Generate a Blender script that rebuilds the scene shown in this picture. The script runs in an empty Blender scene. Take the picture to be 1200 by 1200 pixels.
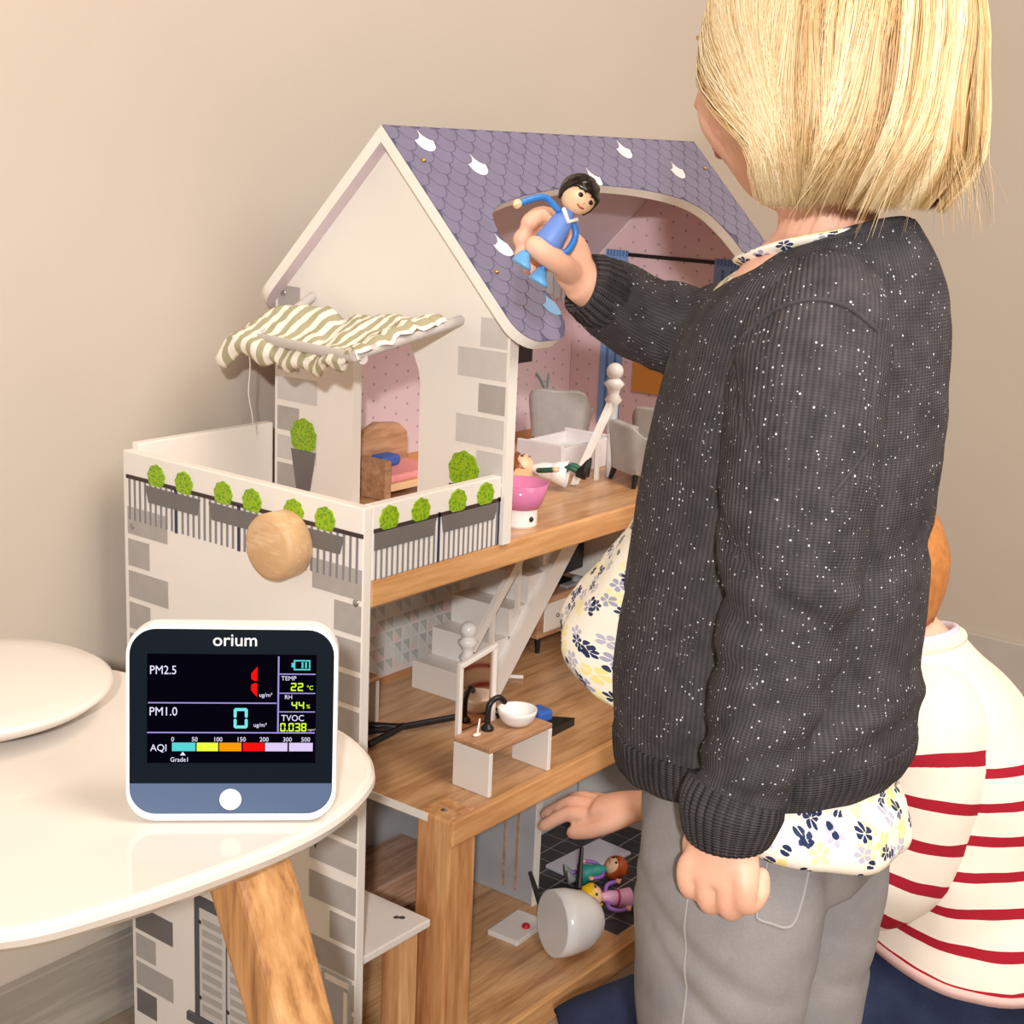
import bpy, bmesh, math, random
from mathutils import Vector, Matrix, noise
random.seed(7)
PI = math.pi
S = bpy.context.scene
C = S.collection

# ------------------------------------------------------------------ camera
R_ = Vector((0.6141, -0.7881, 0.0420)); F_ = Vector((0.7725, 0.5885, -0.2385))
F_.normalize(); R_ = (R_ - F_ * R_.dot(F_)).normalized(); U_ = R_.cross(F_).normalized()
CAM = Vector((-0.9570, -0.8962, 1.0))
cd = bpy.data.cameras.new('camera'); cam = bpy.data.objects.new('camera', cd); C.objects.link(cam)
cd.sensor_width = 36.0; cd.lens = 36.0 * 1752.0 / 1200.0; cd.clip_start = 0.02
cam.matrix_world = Matrix(((R_.x, U_.x, -F_.x, CAM.x), (R_.y, U_.y, -F_.y, CAM.y), (R_.z, U_.z, -F_.z, CAM.z), (0, 0, 0, 1)))
S.camera = cam

# ------------------------------------------------------------------ light
S.view_settings.view_transform = 'Standard'
S.view_settings.look = 'None'
S.view_settings.gamma = 1.0
S.view_settings.exposure = 0.14
S.view_settings.use_curve_mapping = False
W = bpy.data.worlds.new('room_light'); S.world = W; W.use_nodes = True
W.node_tree.nodes['Background'].inputs[0].default_value = (1.0, 0.74, 0.52, 1)
W.node_tree.nodes['Background'].inputs[1].default_value = 0.40

def lamp(name, kind, loc, energy, color, size, target=None):
    l = bpy.data.lights.new(name, kind); l.energy = energy; l.color = color
    if kind == 'AREA': l.size = size
    else: l.shadow_soft_size = size
    o = bpy.data.objects.new(name, l); C.objects.link(o); o.location = loc
    if target is not None:
        o.rotation_euler = (Vector(target) - Vector(loc)).to_track_quat('-Z', 'Y').to_euler()
    return o
# the photographer's flash, a little above and behind the lens, and its bounce off the ceiling
lamp('camera_flash', 'POINT', CAM - Vector((0.795, 0.606, 0)) * 0.7 + Vector((0, 0, 0.33)), 122.0, (1.0, 0.985, 0.975), 0.03)
lamp('ceiling_bounce', 'AREA', (0.2, -1.7, 2.45), 46.0, (1.0, 0.95, 0.90), 1.6, (1.3, -0.1, 0.7))
# the room's warm ceiling lamp
lamp('ceiling_lamp', 'AREA', (0.1, -0.9, 2.45), 8.0, (1.0, 0.70, 0.42), 0.5, (0.3, -0.3, 0.0))

# ------------------------------------------------------------------ materials
MATS = {}
def srgb(r, g, b):
    f = lambda c: (c / 255 / 12.92) if c / 255 <= 0.04045 else ((c / 255 + 0.055) / 1.055) ** 2.4
    return (f(r), f(g), f(b), 1)
class NT:
    def __init__(s, name, rough=0.5, spec=0.5):
        s.m = bpy.data.materials.new(name); s.m.use_nodes = True; s.t = s.m.node_tree
        s.b = s.t.nodes['Principled BSDF']; s.b.inputs['Roughness'].default_value = rough
        s.b.inputs['Specular IOR Level'].default_value = spec; MATS[name] = s.m
    def n(s, typ, **kw):
        nd = s.t.nodes.new(typ)
        for k, v in kw.items():
            if k.startswith('i_'): nd.inputs[k[2:].replace('_', ' ')].default_value = v
            else: setattr(nd, k, v)
        return nd
    def l(s, a, b): s.t.links.new(a, b)
    def math(s, op, a, b=None, c=None):
        nd = s.n('ShaderNodeMath', operation=op)
        for i, v in enumerate((a, b, c)):
            if v is None: continue
            if isinstance(v, (int, float)): nd.inputs[i].default_value = v
            else: s.l(v, nd.inputs[i])
        return nd.outputs[0]
    def mix(s, fac, a, b):
        nd = s.n('ShaderNodeMix', data_type='RGBA')
        for i, v in ((0, fac), (6, a), (7, b)):
            if isinstance(v, (int, float)): nd.inputs[i].default_value = v
            elif isinstance(v, tuple): nd.inputs[i].default_value = v
            else: s.l(v, nd.inputs[i])
        return nd.outputs[2]
    def coord(s, which='Object', scale=(1, 1, 1), rot=(0, 0, 0)):
        tc = s.n('ShaderNodeTexCoord'); mp = s.n('ShaderNodeMapping')
        mp.inputs['Scale'].default_value = scale; mp.inputs['Rotation'].default_value = rot
        s.l(tc.outputs[which], mp.inputs[0]); return mp.outputs[0]
    def noise(s, vec, scale, detail=3, rough=0.55):
        nd = s.n('ShaderNodeTexNoise'); nd.inputs['Scale'].default_value = scale
        nd.inputs['Detail'].default_value = detail; nd.inputs['Roughness'].default_value = rough
        s.l(vec, nd.inputs['Vector']); return nd.outputs[0]
    def ramp(s, fac, *stops):
        nd = s.n('ShaderNodeValToRGB'); e = nd.color_ramp.elements
        while len(e) < len(stops): e.new(0.5)
        for q, (p, c) in zip(e, stops): q.position = p; q.color = c
        s.l(fac, nd.inputs[0]); return nd.outputs[0]
    def bump(s, h, strength=0.2, dist=0.001):
        nd = s.n('ShaderNodeBump'); nd.inputs['Strength'].default_value = strength; nd.inputs['Distance'].default_value = dist
        s.l(h, nd.inputs['Height']); s.l(nd.outputs[0], s.b.inputs['Normal'])
    def col(s, c):
        if isinstance(c, tuple): s.b.inputs['Base Color'].default_value = c
        else: s.l(c, s.b.inputs['Base Color'])
        return s

def plain(name, rgb, rough=0.5, spec=0.5, var=0.06, scale=14.0, bump=0.0):
    t = NT(name, rough, spec); c = srgb(*rgb)
    lo = tuple(v * (1 - var) for v in c[:3]) + (1,); hi = tuple(min(1, v * (1 + var)) for v in c[:3]) + (1,)
    nz = t.noise(t.coord(), scale); t.col(t.ramp(nz, (0.3, lo), (0.7, hi)))
    if bump: t.bump(nz, bump, 0.002)
    return t
def wood(name, a, b, stretch=(3, 30, 30), rough=0.45, scale=1.0, dark=None):
    t = NT(name, rough); v = t.coord('Object', tuple(k * scale for k in stretch))
    n1 = t.noise(v, 1.0, 6, 0.6); n2 = t.noise(v, 4.0, 3, 0.6)
    f = t.math('ADD', t.math('MULTIPLY', n1, 0.75), t.math('MULTIPLY', n2, 0.25))
    st = [(0.32, srgb(*(dark or b))), (0.47, srgb(*b)), (0.62, srgb(*a))]
    t.col(t.ramp(f, *st)); t.bump(n2, 0.06, 0.001); return t

t = NT('wall_paint', 0.85, 0.25); v = t.coord()
t.col(t.ramp(t.noise(v, 1.3, 4), (0.3, srgb(190, 179, 166)), (0.7, srgb(197, 187, 174)))); t.bump(t.noise(v, 160, 3), 0.12, 0.002)
plain('baseboard_paint', (186, 178, 170), 0.5, 0.4, 0.03)
wood('grey_oak', (172, 165, 155), (150, 143, 133), (2.5, 26, 26), 0.5)
t = NT('laminate_floor', 0.4); v = t.coord('Object', (2.2, 24, 24))
t.col(t.ramp(t.noise(v, 1.0, 6), (0.35, srgb(132, 116, 100)), (0.65, srgb(160, 142, 122))))
plain('white_panel', (236, 231, 224), 0.42, 0.45, 0.012)
plain('white_gloss', (242, 240, 238), 0.2, 0.5, 0.01)
plain('white_edge', (240, 236, 228), 0.5, 0.4, 0.02)
plain('print_grey', (172, 167, 163), 0.42, 0.45, 0.05, 60)
plain('print_grey_pale', (203, 199, 195), 0.42, 0.45, 0.03, 60)
plain('print_grey_dark', (112, 108, 106), 0.42, 0.45, 0.04, 60)
plain('print_slate', (86, 86, 90), 0.42, 0.45, 0.04, 60)
plain('rail_dark', (56, 44, 44), 0.45)
plain('bar_grey', (128, 126, 132), 0.45)
plain('navy_print', (44, 48, 84), 0.45)
t = NT('shrub_print', 0.45); v = t.coord()
vo = t.n('ShaderNodeTexVoronoi'); vo.inputs['Scale'].default_value = 330; t.l(v, vo.inputs['Vector'])
t.col(t.ramp(vo.outputs['Distance'], (0.1, srgb(70, 128, 18)), (0.6, srgb(150, 186, 22))))
plain('roof_shingle', (116, 112, 139), 0.34, 0.5, 0.07, 25)
plain('roof_gap', (84, 80, 112), 0.4, 0.4, 0.04)
plain('roof_pale', (232, 226, 230), 0.34, 0.5, 0.02)
plain('roof_blue', (120, 168, 214), 0.34, 0.5, 0.02)
plain('pink_paper', (224, 196, 200), 0.6, 0.35, 0.02, 8)
plain('pink_eave', (212, 198, 206), 0.6, 0.3, 0.03)
plain('paper_dot', (168, 158, 164), 0.6)
plain('paper_grey', (176, 178, 182), 0.6, 0.3, 0.10, 18)
plain('paper_pale', (226, 222, 220), 0.6, 0.3, 0.02)
plain('tri_sage', (186, 192, 192), 0.6); plain('tri_mint', (212, 217, 216), 0.6); plain('tri_blush', (226, 208, 202), 0.6)
plain('curtain_blue', (124, 160, 210), 0.6, 0.3, 0.04); plain('curtain_deep', (82, 118, 176), 0.6, 0.3, 0.04)
plain('mustard', (206, 142, 62), 0.6, 0.3, 0.03)
plain('black_plastic', (22, 22, 24), 0.38, 0.5, 0.05)
plain('skirting_print', (196, 140, 96), 0.5)
plain('sage_print', (150, 176, 168), 0.6)
wood('beech', (226, 176, 122), (206, 152, 98), (3, 40, 40), 0.4, 1.0, (190, 132, 82))
wood('beech_y', (226, 180, 130), (204, 154, 104), (40, 3, 40), 0.4)
wood('beech_post', (226, 178, 126), (204, 148, 96), (34, 34, 3), 0.4, 1.0, (168, 108, 66))
wood('knob_wood', (226, 192, 152), (208, 168, 124), (26, 6, 26), 0.5, 2.0)
wood('floor_print', (214, 170, 124), (192, 146, 102), (5, 55, 55), 0.28, 1.0, (160, 112, 72))
wood('toy_wood', (200, 156, 120), (176, 132, 98), (8, 60, 60), 0.45, 1.0, (150, 108, 78))
wood('toy_brown', (204, 168, 142), (182, 144, 118), (8, 70, 70), 0.45, 1.0, (154, 118, 94))
t = wood('acacia', (206, 160, 108), (180, 130, 80), (30, 30, 2.4), 0.5, 1.0, (104, 64, 40))
plain('tile_black', (58, 56, 58), 0.3, 0.5, 0.08, 30); plain('grout', (150, 142, 134), 0.7)
plain('screw_metal', (176, 176, 178), 0.25, 0.5); MATS['screw_metal'].node_tree.nodes['Principled BSDF'].inputs['Metallic'].default_value = 0.9
plain('brass', (206, 166, 84), 0.25); MATS['brass'].node_tree.nodes['Principled BSDF'].inputs['Metallic'].default_value = 0.9
plain('dowel_grey', (196, 190, 186), 0.5); plain('thread', (226, 220, 210), 0.8)
t = NT('awning_cloth', 0.9, 0.2); uv = t.coord('UV')
sx = t.n('ShaderNodeSeparateXYZ'); t.l(uv, sx.inputs[0])
fr = t.math('FRACT', t.math('MULTIPLY', sx.outputs[0], 1 / 0.0168))
t.col(t.mix(t.math('GREATER_THAN', fr, 0.5), srgb(240, 234, 222), srgb(172, 166, 136))); t.bump(t.noise(t.coord(), 900, 2), 0.15, 0.0004)

# ------------------------------------------------------------------ mesh helpers
OFF = {}
def tag(o, label=None, cat=None, group=None, kind=None):
    if label: o['label'] = label
    if cat: o['category'] = cat
    if group: o['group'] = group
    if kind: o['kind'] = kind
    return o
def thing(name, label, cat, loc=(0, 0, 0), rot=(0, 0, 0), group=None, local=False):
    o = bpy.data.objects.new(name, None); o.empty_display_size = 0.02; C.objects.link(o)
    o.location = loc; o.rotation_euler = rot; OFF[o] = Vector((0, 0, 0)) if local else Vector(loc)
    return tag(o, label, cat, group)
def mesh(name, vf, mat, parent=None, smooth=False, uv=None, mats=None, mi=None):
    V, Fc = vf[0], vf[1]
    if len(vf) > 2 and uv is None: uv = vf[2]
    off = OFF.get(parent, Vector((0, 0, 0)))
    me = bpy.data.meshes.new(name)
    me.from_pydata([tuple(Vector(p) - off) for p in V], [], [list(q) for q in Fc])
    for mname in (mats or [mat]): me.materials.append(MATS[mname])
    if mi: me.polygons.foreach_set('material_index', mi)
    if uv:
        ul = me.uv_layers.new(name='UVMap'); k = 0
        for fu in uv:
            for c_ in fu: ul.data[k].uv = c_; k += 1
    if smooth: me.polygons.foreach_set('use_smooth', [True] * len(me.polygons))
    me.update()
    o = bpy.data.objects.new(name, me); C.objects.link(o)
    if parent: o.parent = parent
    OFF[o] = off
    return o
def share(o, name, loc, parent):
    c_ = bpy.data.objects.new(name, o.data); C.objects.link(c_); c_.location = loc; c_.parent = parent; OFF[c_] = OFF.get(parent, Vector((0, 0, 0))); return c_
def cat(*L):
    V, Fc, UV = [], [], []
    allu = all(len(q) > 2 for q in L)
    for q in L:
        k = len(V); V += [Vector(p) for p in q[0]]; Fc += [[i + k for i in f] for f in q[1]]
        if allu: UV += q[2]
    return (V, Fc, UV) if allu else (V, Fc)
def box(x0, x1, y0, y1, z0, z1):
    V = [(x0, y0, z0), (x1, y0, z0), (x1, y1, z0), (x0, y1, z0), (x0, y0, z1), (x1, y0, z1), (x1, y1, z1), (x0, y1, z1)]
    return V, [(3, 2, 1, 0), (4, 5, 6, 7), (0, 1, 5, 4), (1, 2, 6, 5), (2, 3, 7, 6), (3, 0, 4, 7)]
def rbox(x0, x1, y0, y1, z0, z1, r=0.002, seg=2):
    bm = bmesh.new(); v, f = box(x0, x1, y0, y1, z0, z1)
    vs = [bm.verts.new(p) for p in v]
    for q in f: bm.faces.new([vs[i] for i in q])
    bmesh.ops.bevel(bm, geom=bm.edges[:], offset=r, segments=seg, affect='EDGES', profile=0.5)
    bm.verts.index_update(); out = ([w.co.copy() for w in bm.verts], [[w.index for w in q.verts] for q in bm.faces]); bm.free(); return out
def prism(poly, axis, a0, a1):
    """polygon in the plane perpendicular to axis, extruded a0..a1"""
    def mk(p, a):
        if axis == 'x': return (a, p[0], p[1])
        if axis == 'y': return (p[0], a, p[1])
        return (p[0], p[1], a)
    n = len(poly); V = [mk(p, a0) for p in poly] + [mk(p, a1) for p in poly]
    Fc = [list(range(n))[::-1], list(range(n, 2 * n))] + [(i, (i + 1) % n, n + (i + 1) % n, n + i) for i in range(n)]
    return V, Fc
def spl(pts, n=6):
    """Catmull-Rom through points (any dimension tuples)"""
    out = []; L = [tuple(p) for p in pts]
    P_ = [L[0]] + L + [L[-1]]
    for i in range(1, len(P_) - 2):
        a, b, c_, d = P_[i - 1:i + 3]
        for k in range(n):
            u = k / n
            out.append(tuple(0.5 * ((2 * b[j]) + (-a[j] + c_[j]) * u + (2 * a[j] - 5 * b[j] + 4 * c_[j] - d[j]) * u * u + (-a[j] + 3 * b[j] - 3 * c_[j] + d[j]) * u ** 3) for j in range(len(b))))
    out.append(L[-1]); return out
def tube(pts, rad, n=8, cap=True, flat=None):
    """round tube along pts; rad number or list; rounded ends"""
    P_ = [Vector(p) for p in pts]; m = len(P_)
    Rr = [rad] * m if isinstance(rad, (int, float)) else list(rad)
    T = [(P_[min(i + 1, m - 1)] - P_[max(i - 1, 0)]).normalized() for i in range(m)]
    a = Vector((0, 0, 1)) if abs(T[0].z) < 0.9 else Vector((1, 0, 0))
    N = (a - T[0] * a.dot(T[0])).normalized(); V = []; Fc = []
    rows = []
    for i in range(m):
        N = (N - T[i] * N.dot(T[i])).normalized(); B = T[i].cross(N)
        rows.append((P_[i], N.copy(), B, Rr[i], T[i]))
    full = []
    if cap:
        p, N0, B0, r0, t0 = rows[0]; full += [(p - t0 * r0 * 0.9, N0, B0, r0 * 0.35), (p - t0 * r0 * 0.6, N0, B0, r0 * 0.78)]
    full += [q[:4] for q in rows]
    if cap:
        p, N0, B0, r0, t0 = rows[-1]; full += [(p + t0 * r0 * 0.6, N0, B0, r0 * 0.78), (p + t0 * r0 * 0.9, N0, B0, r0 * 0.35)]
    for p, N0, B0, r0 in full:
        for j in range(n):
            w = 2 * PI * j / n; V.append(p + N0 * (r0 * math.cos(w)) + B0 * (r0 * math.sin(w)))
    m = len(full)
    for i in range(m - 1):
        for j in range(n):
            k = (j + 1) % n; Fc.append((i * n + j, i * n + k, (i + 1) * n + k, (i + 1) * n + j))
    Fc.append(list(range(n))[::-1]); Fc.append([(m - 1) * n + j for j in range(n)])
    return V, Fc
def rod(a, b, r0, r1=None, n=12):
    """cylinder with flat ends"""
    return tube([a, b], [r0, r0 if r1 is None else r1], n, cap=False)
def lathe(prof, n=32, c=(0, 0, 0), axis='z'):
    V = []; Fc = []; m = len(prof)
    for r, h in prof:
        for j in range(n):
            w = 2 * PI * j / n; x, y = r * math.cos(w), r * math.sin(w)
            p = {'z': (x, y, h), 'x': (h, x, y), 'y': (y, h, x)}[axis]
            V.append((p[0] + c[0], p[1] + c[1], p[2] + c[2]))
    for i in range(m - 1):
        for j in range(n):
            k = (j + 1) % n; Fc.append((i * n + j, i * n + k, (i + 1) * n + k, (i + 1) * n + j))
    if prof[0][0] > 1e-6: Fc.append(list(range(n))[::-1])
    if prof[-1][0] > 1e-6: Fc.append([(m - 1) * n + j for j in range(n)])
    return V, Fc
def ball(c, rx, ry=None, rz=None, n=20, m=12, rot=None):
    ry = rx if ry is None else ry; rz = rx if rz is None else rz; V = []; Fc = []
    for i in range(m + 1):
        a = PI * i / m
        for j in range(n):
            w = 2 * PI * j / n
            p = Vector((rx * math.sin(a) * math.cos(w), ry * math.sin(a) * math.sin(w), rz * math.cos(a)))
            if rot is not None: p = rot @ p
            V.append(p + Vector(c))
    for i in range(m):
        for j in range(n):
            k = (j + 1) % n; Fc.append((i * n + j, (i + 1) * n + j, (i + 1) * n + k, i * n + k))
    return V, Fc
def loft(secs, n=40, cap=(True, True), a0=0.0, a1=2 * PI, dfn=None, e=2.0, v0=0.0):
    """secs: (centre, ax vector, ay vector); returns V,F,UV (metres)"""
    closed = abs(a1 - a0 - 2 * PI) < 1e-6; nc = n if closed else n + 1
    V = []; Fc = []; UV = []; vl = [v0]; per = []
    for i, (c_, ax, ay) in enumerate(secs):
        c_ = Vector(c_); ax = Vector(ax); ay = Vector(ay); nn = ax.cross(ay).normalized()
        per.append((a1 - a0) * (ax.length + ay.length) / 2)
        if i: vl.append(vl[-1] + (c_ - Vector(secs[i - 1][0])).length)
        for j in range(nc):
            w = a0 + (a1 - a0) * j / n; cw, sw = math.cos(w), math.sin(w)
            cx = math.copysign(abs(cw) ** (2 / e), cw); sy = math.copysign(abs(sw) ** (2 / e), sw)
            rd = ax * cx + ay * sy; p = c_ + rd
            if dfn: p = p + rd.normalized() * dfn(p, vl[-1], w, i / (len(secs) - 1))
            V.append(p)
    pm = sum(per) / len(per)
    for i in range(len(secs) - 1):
        for j in range(n):
            k = (j + 1) % nc
            Fc.append((i * nc + j, i * nc + k, (i + 1) * nc + k, (i + 1) * nc + j))
            u0, u1 = pm * j / n, pm * (j + 1) / n
            UV.append([(u0, vl[i]), (u1, vl[i]), (u1, vl[i + 1]), (u0, vl[i + 1])])
    if closed:
        if cap[0]: Fc.append(list(range(nc))[::-1]); UV.append([(0, vl[0])] * nc)
        if cap[1]: k = (len(secs) - 1) * nc; Fc.append([k + j for j in range(nc)]); UV.append([(0, vl[-1])] * nc)
    return V, Fc, UV
def smooth_secs(secs, n=4):
    flat = [tuple(c_) + tuple(ax) + tuple(ay) for c_, ax, ay in secs]
    return [(q[0:3], q[3:6], q[6:9]) for q in spl(flat, n)]
def remesh(vf, vox, smooth=4, name='tmp'):
    me = bpy.data.meshes.new(name); me.from_pydata([tuple(p) for p in vf[0]], [], [list(q) for q in vf[1]]); me.update()
    o = bpy.data.objects.new(name, me); C.objects.link(o)
    m = o.modifiers.new('r', 'REMESH'); m.mode = 'VOXEL'; m.voxel_size = vox
    if smooth: s = o.modifiers.new('s', 'SMOOTH'); s.iterations = smooth; s.factor = 0.5
    dg = bpy.context.evaluated_depsgraph_get(); ev = o.evaluated_get(dg); m2 = bpy.data.meshes.new_from_object(ev)
    out = ([v.co.copy() for v in m2.vertices], [list(q.vertices) for q in m2.polygons])
    bpy.data.objects.remove(o); bpy.data.meshes.remove(me); bpy.data.meshes.remove(m2); return out
def xform(vf, M):
    return ([M @ Vector(p) for p in vf[0]],) + tuple(vf[1:])
def text(name, body, size, M, mat, parent, align='LEFT', bold=0.0, depth=0.0001, xs=1.0):
    """flat lettering as a mesh, placed with matrix M"""
    cu = bpy.data.curves.new(name, 'FONT'); cu.body = body; cu.size = size; cu.align_x = align; cu.offset = bold; cu.extrude = depth
    cu.resolution_u = 3
    o = bpy.data.objects.new(name, cu); C.objects.link(o)
    dg = bpy.context.evaluated_depsgraph_get(); me = bpy.data.meshes.new_from_object(o.evaluated_get(dg))
    V = [M @ Vector((v.co.x * xs, v.co.y, v.co.z)) for v in me.vertices]; Fc = [list(q.vertices) for q in me.polygons]
    bpy.data.objects.remove(o); bpy.data.curves.remove(cu); bpy.data.meshes.remove(me)
    return mesh(name, (V, Fc), mat, parent)
# ------------------------------------------------------------------ the room
def struct(name, vf, mat): return tag(mesh(name, vf, mat), kind='structure')
struct('floor', box(-3.0, 1.95, -3.2, 0.50, -0.03, 0.0), 'laminate_floor')
struct('wall_back', box(-3.0, 1.95, 0.395, 0.50, 0.0, 2.6), 'wall_paint')
struct('wall_right', box(1.86, 1.95, -3.2, 0.395, 0.0, 2.6), 'wall_paint')
struct('baseboard_back', rbox(-3.0, 1.86, 0.381, 0.395, 0.0, 0.097, 0.002), 'grey_oak')
struct('baseboard_right', rbox(1.846, 1.86, -3.2, 0.381, 0.0, 0.10, 0.002), 'baseboard_paint')

# ------------------------------------------------------------------ the dollhouse
Z1, Z2, Z3 = 0.032, 0.322, 0.606
H = thing('dollhouse', 'tall white wooden dollhouse with purple scalloped roof, balcony and open furnished rooms', 'dollhouse')
def hp(name, vf, mat, parent=None, **k): return mesh(name, vf, mat, parent or H, **k)
facade = hp('facade_panel', rbox(0.0, 0.012, 0.0, 0.342, 0.0, 0.677, 0.0015), 'white_panel')
EP = 0.0006
def fx(y0, y1, z0, z1, d=EP): return box(-d, 0.0, min(y0, y1), max(y0, y1), z0, z1)      # thin print on the facade
def gx(y0, y1, z0, z1, d=EP): return box(0.2 - d, 0.2, min(y0, y1), max(y0, y1), z0, z1)  # on the gable
# printed bricks at both ends of the facade
k = 0; z = 0.6185
rows = []
while z > 0.34: rows.append((z, k % 2 == 0)); z -= 0.0345; k += 1
z = 0.3005; k = 0
while z > 0.03: rows.append((z, k % 2 == 0)); z -= 0.0345; k += 1
for z, wide in rows:
    w = 0.063 if wide else 0.034
    hp('brick', fx(0.335, 0.335 - w, z - 0.029, z), random.choice(['print_grey', 'print_grey', 'print_grey_dark']) if z < 0.3 else 'print_grey', facade)
    hp('brick', fx(0.001, 0.001 + w, z - 0.029, z), 'print_grey', facade)
# printed railing with planters
def shrub_disc(y, z, ry, rz, parent, axis='x', a=0.0, name='shrub'):
    pl = [(y + ry * (1 + 0.05 * math.sin(9 * w)) * math.cos(w), z + rz * (1 + 0.05 * math.sin(9 * w)) * math.sin(w)) for w in [2 * PI * i / 36 for i in range(36)] if math.sin(w) > -0.80]
    return hp(name, prism(pl, axis, a - 0.0017, a), 'shrub_print', parent)
hp('railing', fx(0.0, 0.336, 0.6485, 0.6525, 0.0010), 'rail_dark', facade)
y = 0.331
while y > 0.004:
    if all(abs(y - q) > 0.004 for q in (0.258, 0.165, 0.074)): hp('baluster', fx(y - 0.0012, y + 0.0012, 0.605, 0.6485, 0.0009), 'bar_grey', facade)
    y -= 0.0083
for q in (0.258, 0.165, 0.074): hp('rail_post', fx(q - 0.0018, q + 0.0018, 0.604, 0.6495, 0.0010), 'navy_print', facade)
for y0, y1 in ((0.305, 0.221), (0.208, 0.124), (0.108, 0.024)):
    hp('planter', prism([(y0, 0.6455), (y1, 0.6455), (y1 + 0.005, 0.6285), (y0 - 0.005, 0.6285)], 'x', -0.0014, 0), 'print_grey_dark', facade)
for y in (0.2875, 0.245, 0.187, 0.146, 0.089, 0.048): shrub_disc(y, 0.6570, 0.0125, 0.0128, facade)
for y, z in ((0.328, 0.598), (0.008, 0.586)):
    hp('screw', ball((0.0, y, z), 0.0016, 0.0038, 0.0038, 14, 8), 'screw_metal', facade, smooth=True)
# the big round wooden knob
kb = hp('knob', lathe([(0.0, -0.031), (0.026, -0.031), (0.0305, -0.0285), (0.032, -0.025), (0.032, -0.003), (0.030, 0.0), (0.0, 0.0)], 48, (0, 0.094, 0.627), 'x'), 'knob_wood', smooth=True)
# printed shuttered window, lantern and window box low on the facade
dw = hp('printed_window', fx(0.236, 0.052, 0.066, 0.212, 0.0006), 'print_slate')
hp('window_ledge', fx(0.246, 0.045, 0.058, 0.068, 0.004), 'print_slate', dw)
for y0, y1 in ((0.227, 0.186), (0.183, 0.142), (0.139, 0.098), (0.095, 0.060)):
    sh = hp('shutter', fx(y0, y1, 0.069, 0.198, 0.0012), 'print_grey_pale', dw)
    for q in range(9): hp('slat', fx(y0 - 0.005, y1 + 0.005, 0.078 + q * 0.0128, 0.0855 + q * 0.0128, 0.0018), 'print_grey', dw)
    for q in (0.090, 0.180): hp('hinge', fx(y0 + 0.001, y0 - 0.003, q, q + 0.004, 0.002), 'rail_dark', dw)
wb = hp('printed_lamp_box', fx(0.045, 0.004, 0.075, 0.20, 0.0007), 'paper_grey')
hp('lamp_frame', cat(fx(0.014, 0.009, 0.08, 0.185, 0.0014), fx(0.04, 0.008, 0.19, 0.196, 0.0014)), 'white_edge', wb)
lt = hp('printed_lantern', prism([(0.064, 0.352), (0.047, 0.352), (0.050, 0.340), (0.053, 0.334), (0.0555, 0.325), (0.058, 0.334), (0.061, 0.340)], 'x', -0.0012, 0), 'rail_dark')
hp('lantern_hook', fx(0.047, 0.045, 0.345, 0.375, 0.001), 'rail_dark', lt)

# balcony: front panel, back panel, floors
fr = hp('balcony_panel', rbox(0.012, 0.2, 0.0, 0.012, Z3, 0.677, 0.0012), 'white_panel')
def fy(x0, x1, z0, z1, d=EP): return box(x0, x1, -d, 0.0, z0, z1)
hp('railing', fy(0.013, 0.199, 0.6515, 0.6552, 0.0010), 'rail_dark', fr)
x = 0.0165
while x < 0.198:
    if abs(x - 0.1045) > 0.004 and x < 0.195: hp('baluster', fy(x - 0.001, x + 0.001, 0.6065, 0.6515, 0.0009), 'bar_grey', fr)
    x += 0.0074
for q in (0.1045, 0.1965): hp('rail_post', fy(q - 0.0014, q + 0.0014, 0.6065, 0.656, 0.0010), 'navy_print', fr)
for x0, x1 in ((0.014, 0.100), (0.108, 0.194)):
    hp('planter', prism([(x0, 0.6515), (x1, 0.6515), (x1 - 0.005, 0.6350), (x0 + (0.003 if x0 > 0.1 else 0), 0.6350)], 'y', -0.0014, 0), 'print_grey_dark', fr)
for x in (0.033, 0.077, 0.131, 0.174): shrub_disc(x, 0.662, 0.0125, 0.0125, fr, 'y')
hp('balcony_panel', rbox(0.012, 0.2, 0.330, 0.342, Z3, 0.684, 0.0012), 'white_panel')
for x0, z1, th in ((0.012, Z3, 0.026), (0.138, Z2, 0.028), (0.012, Z1, 0.032)):
    sl = hp('floor_board', rbox(x0, 0.775, 0.004, 0.330, z1 - (0.010 if z1 == Z2 else th), z1, 0.0006), 'floor_print')
    hp('front_edge', rbox(x0, 0.7748, -0.004 if z1 != Z3 else 0.0, 0.0045, z1 - th, z1 + 0.0004, 0.002), 'beech', sl)
hp('floor_end_strip', box(0.1362, 0.138, 0.03, 0.330, Z2 - 0.008, Z2 + 0.0006), 'white_edge')
ps = hp('corner_post', rbox(0.137, 0.182, 0.0, 0.045, 0.0, Z2 + 0.0008, 0.003), 'beech_post')
hp('screw', ball((0.1545, 0.0225, Z2 + 0.001), 0.004, 0.004, 0.001, 12, 6), 'screw_metal', ps, smooth=True)

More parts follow.
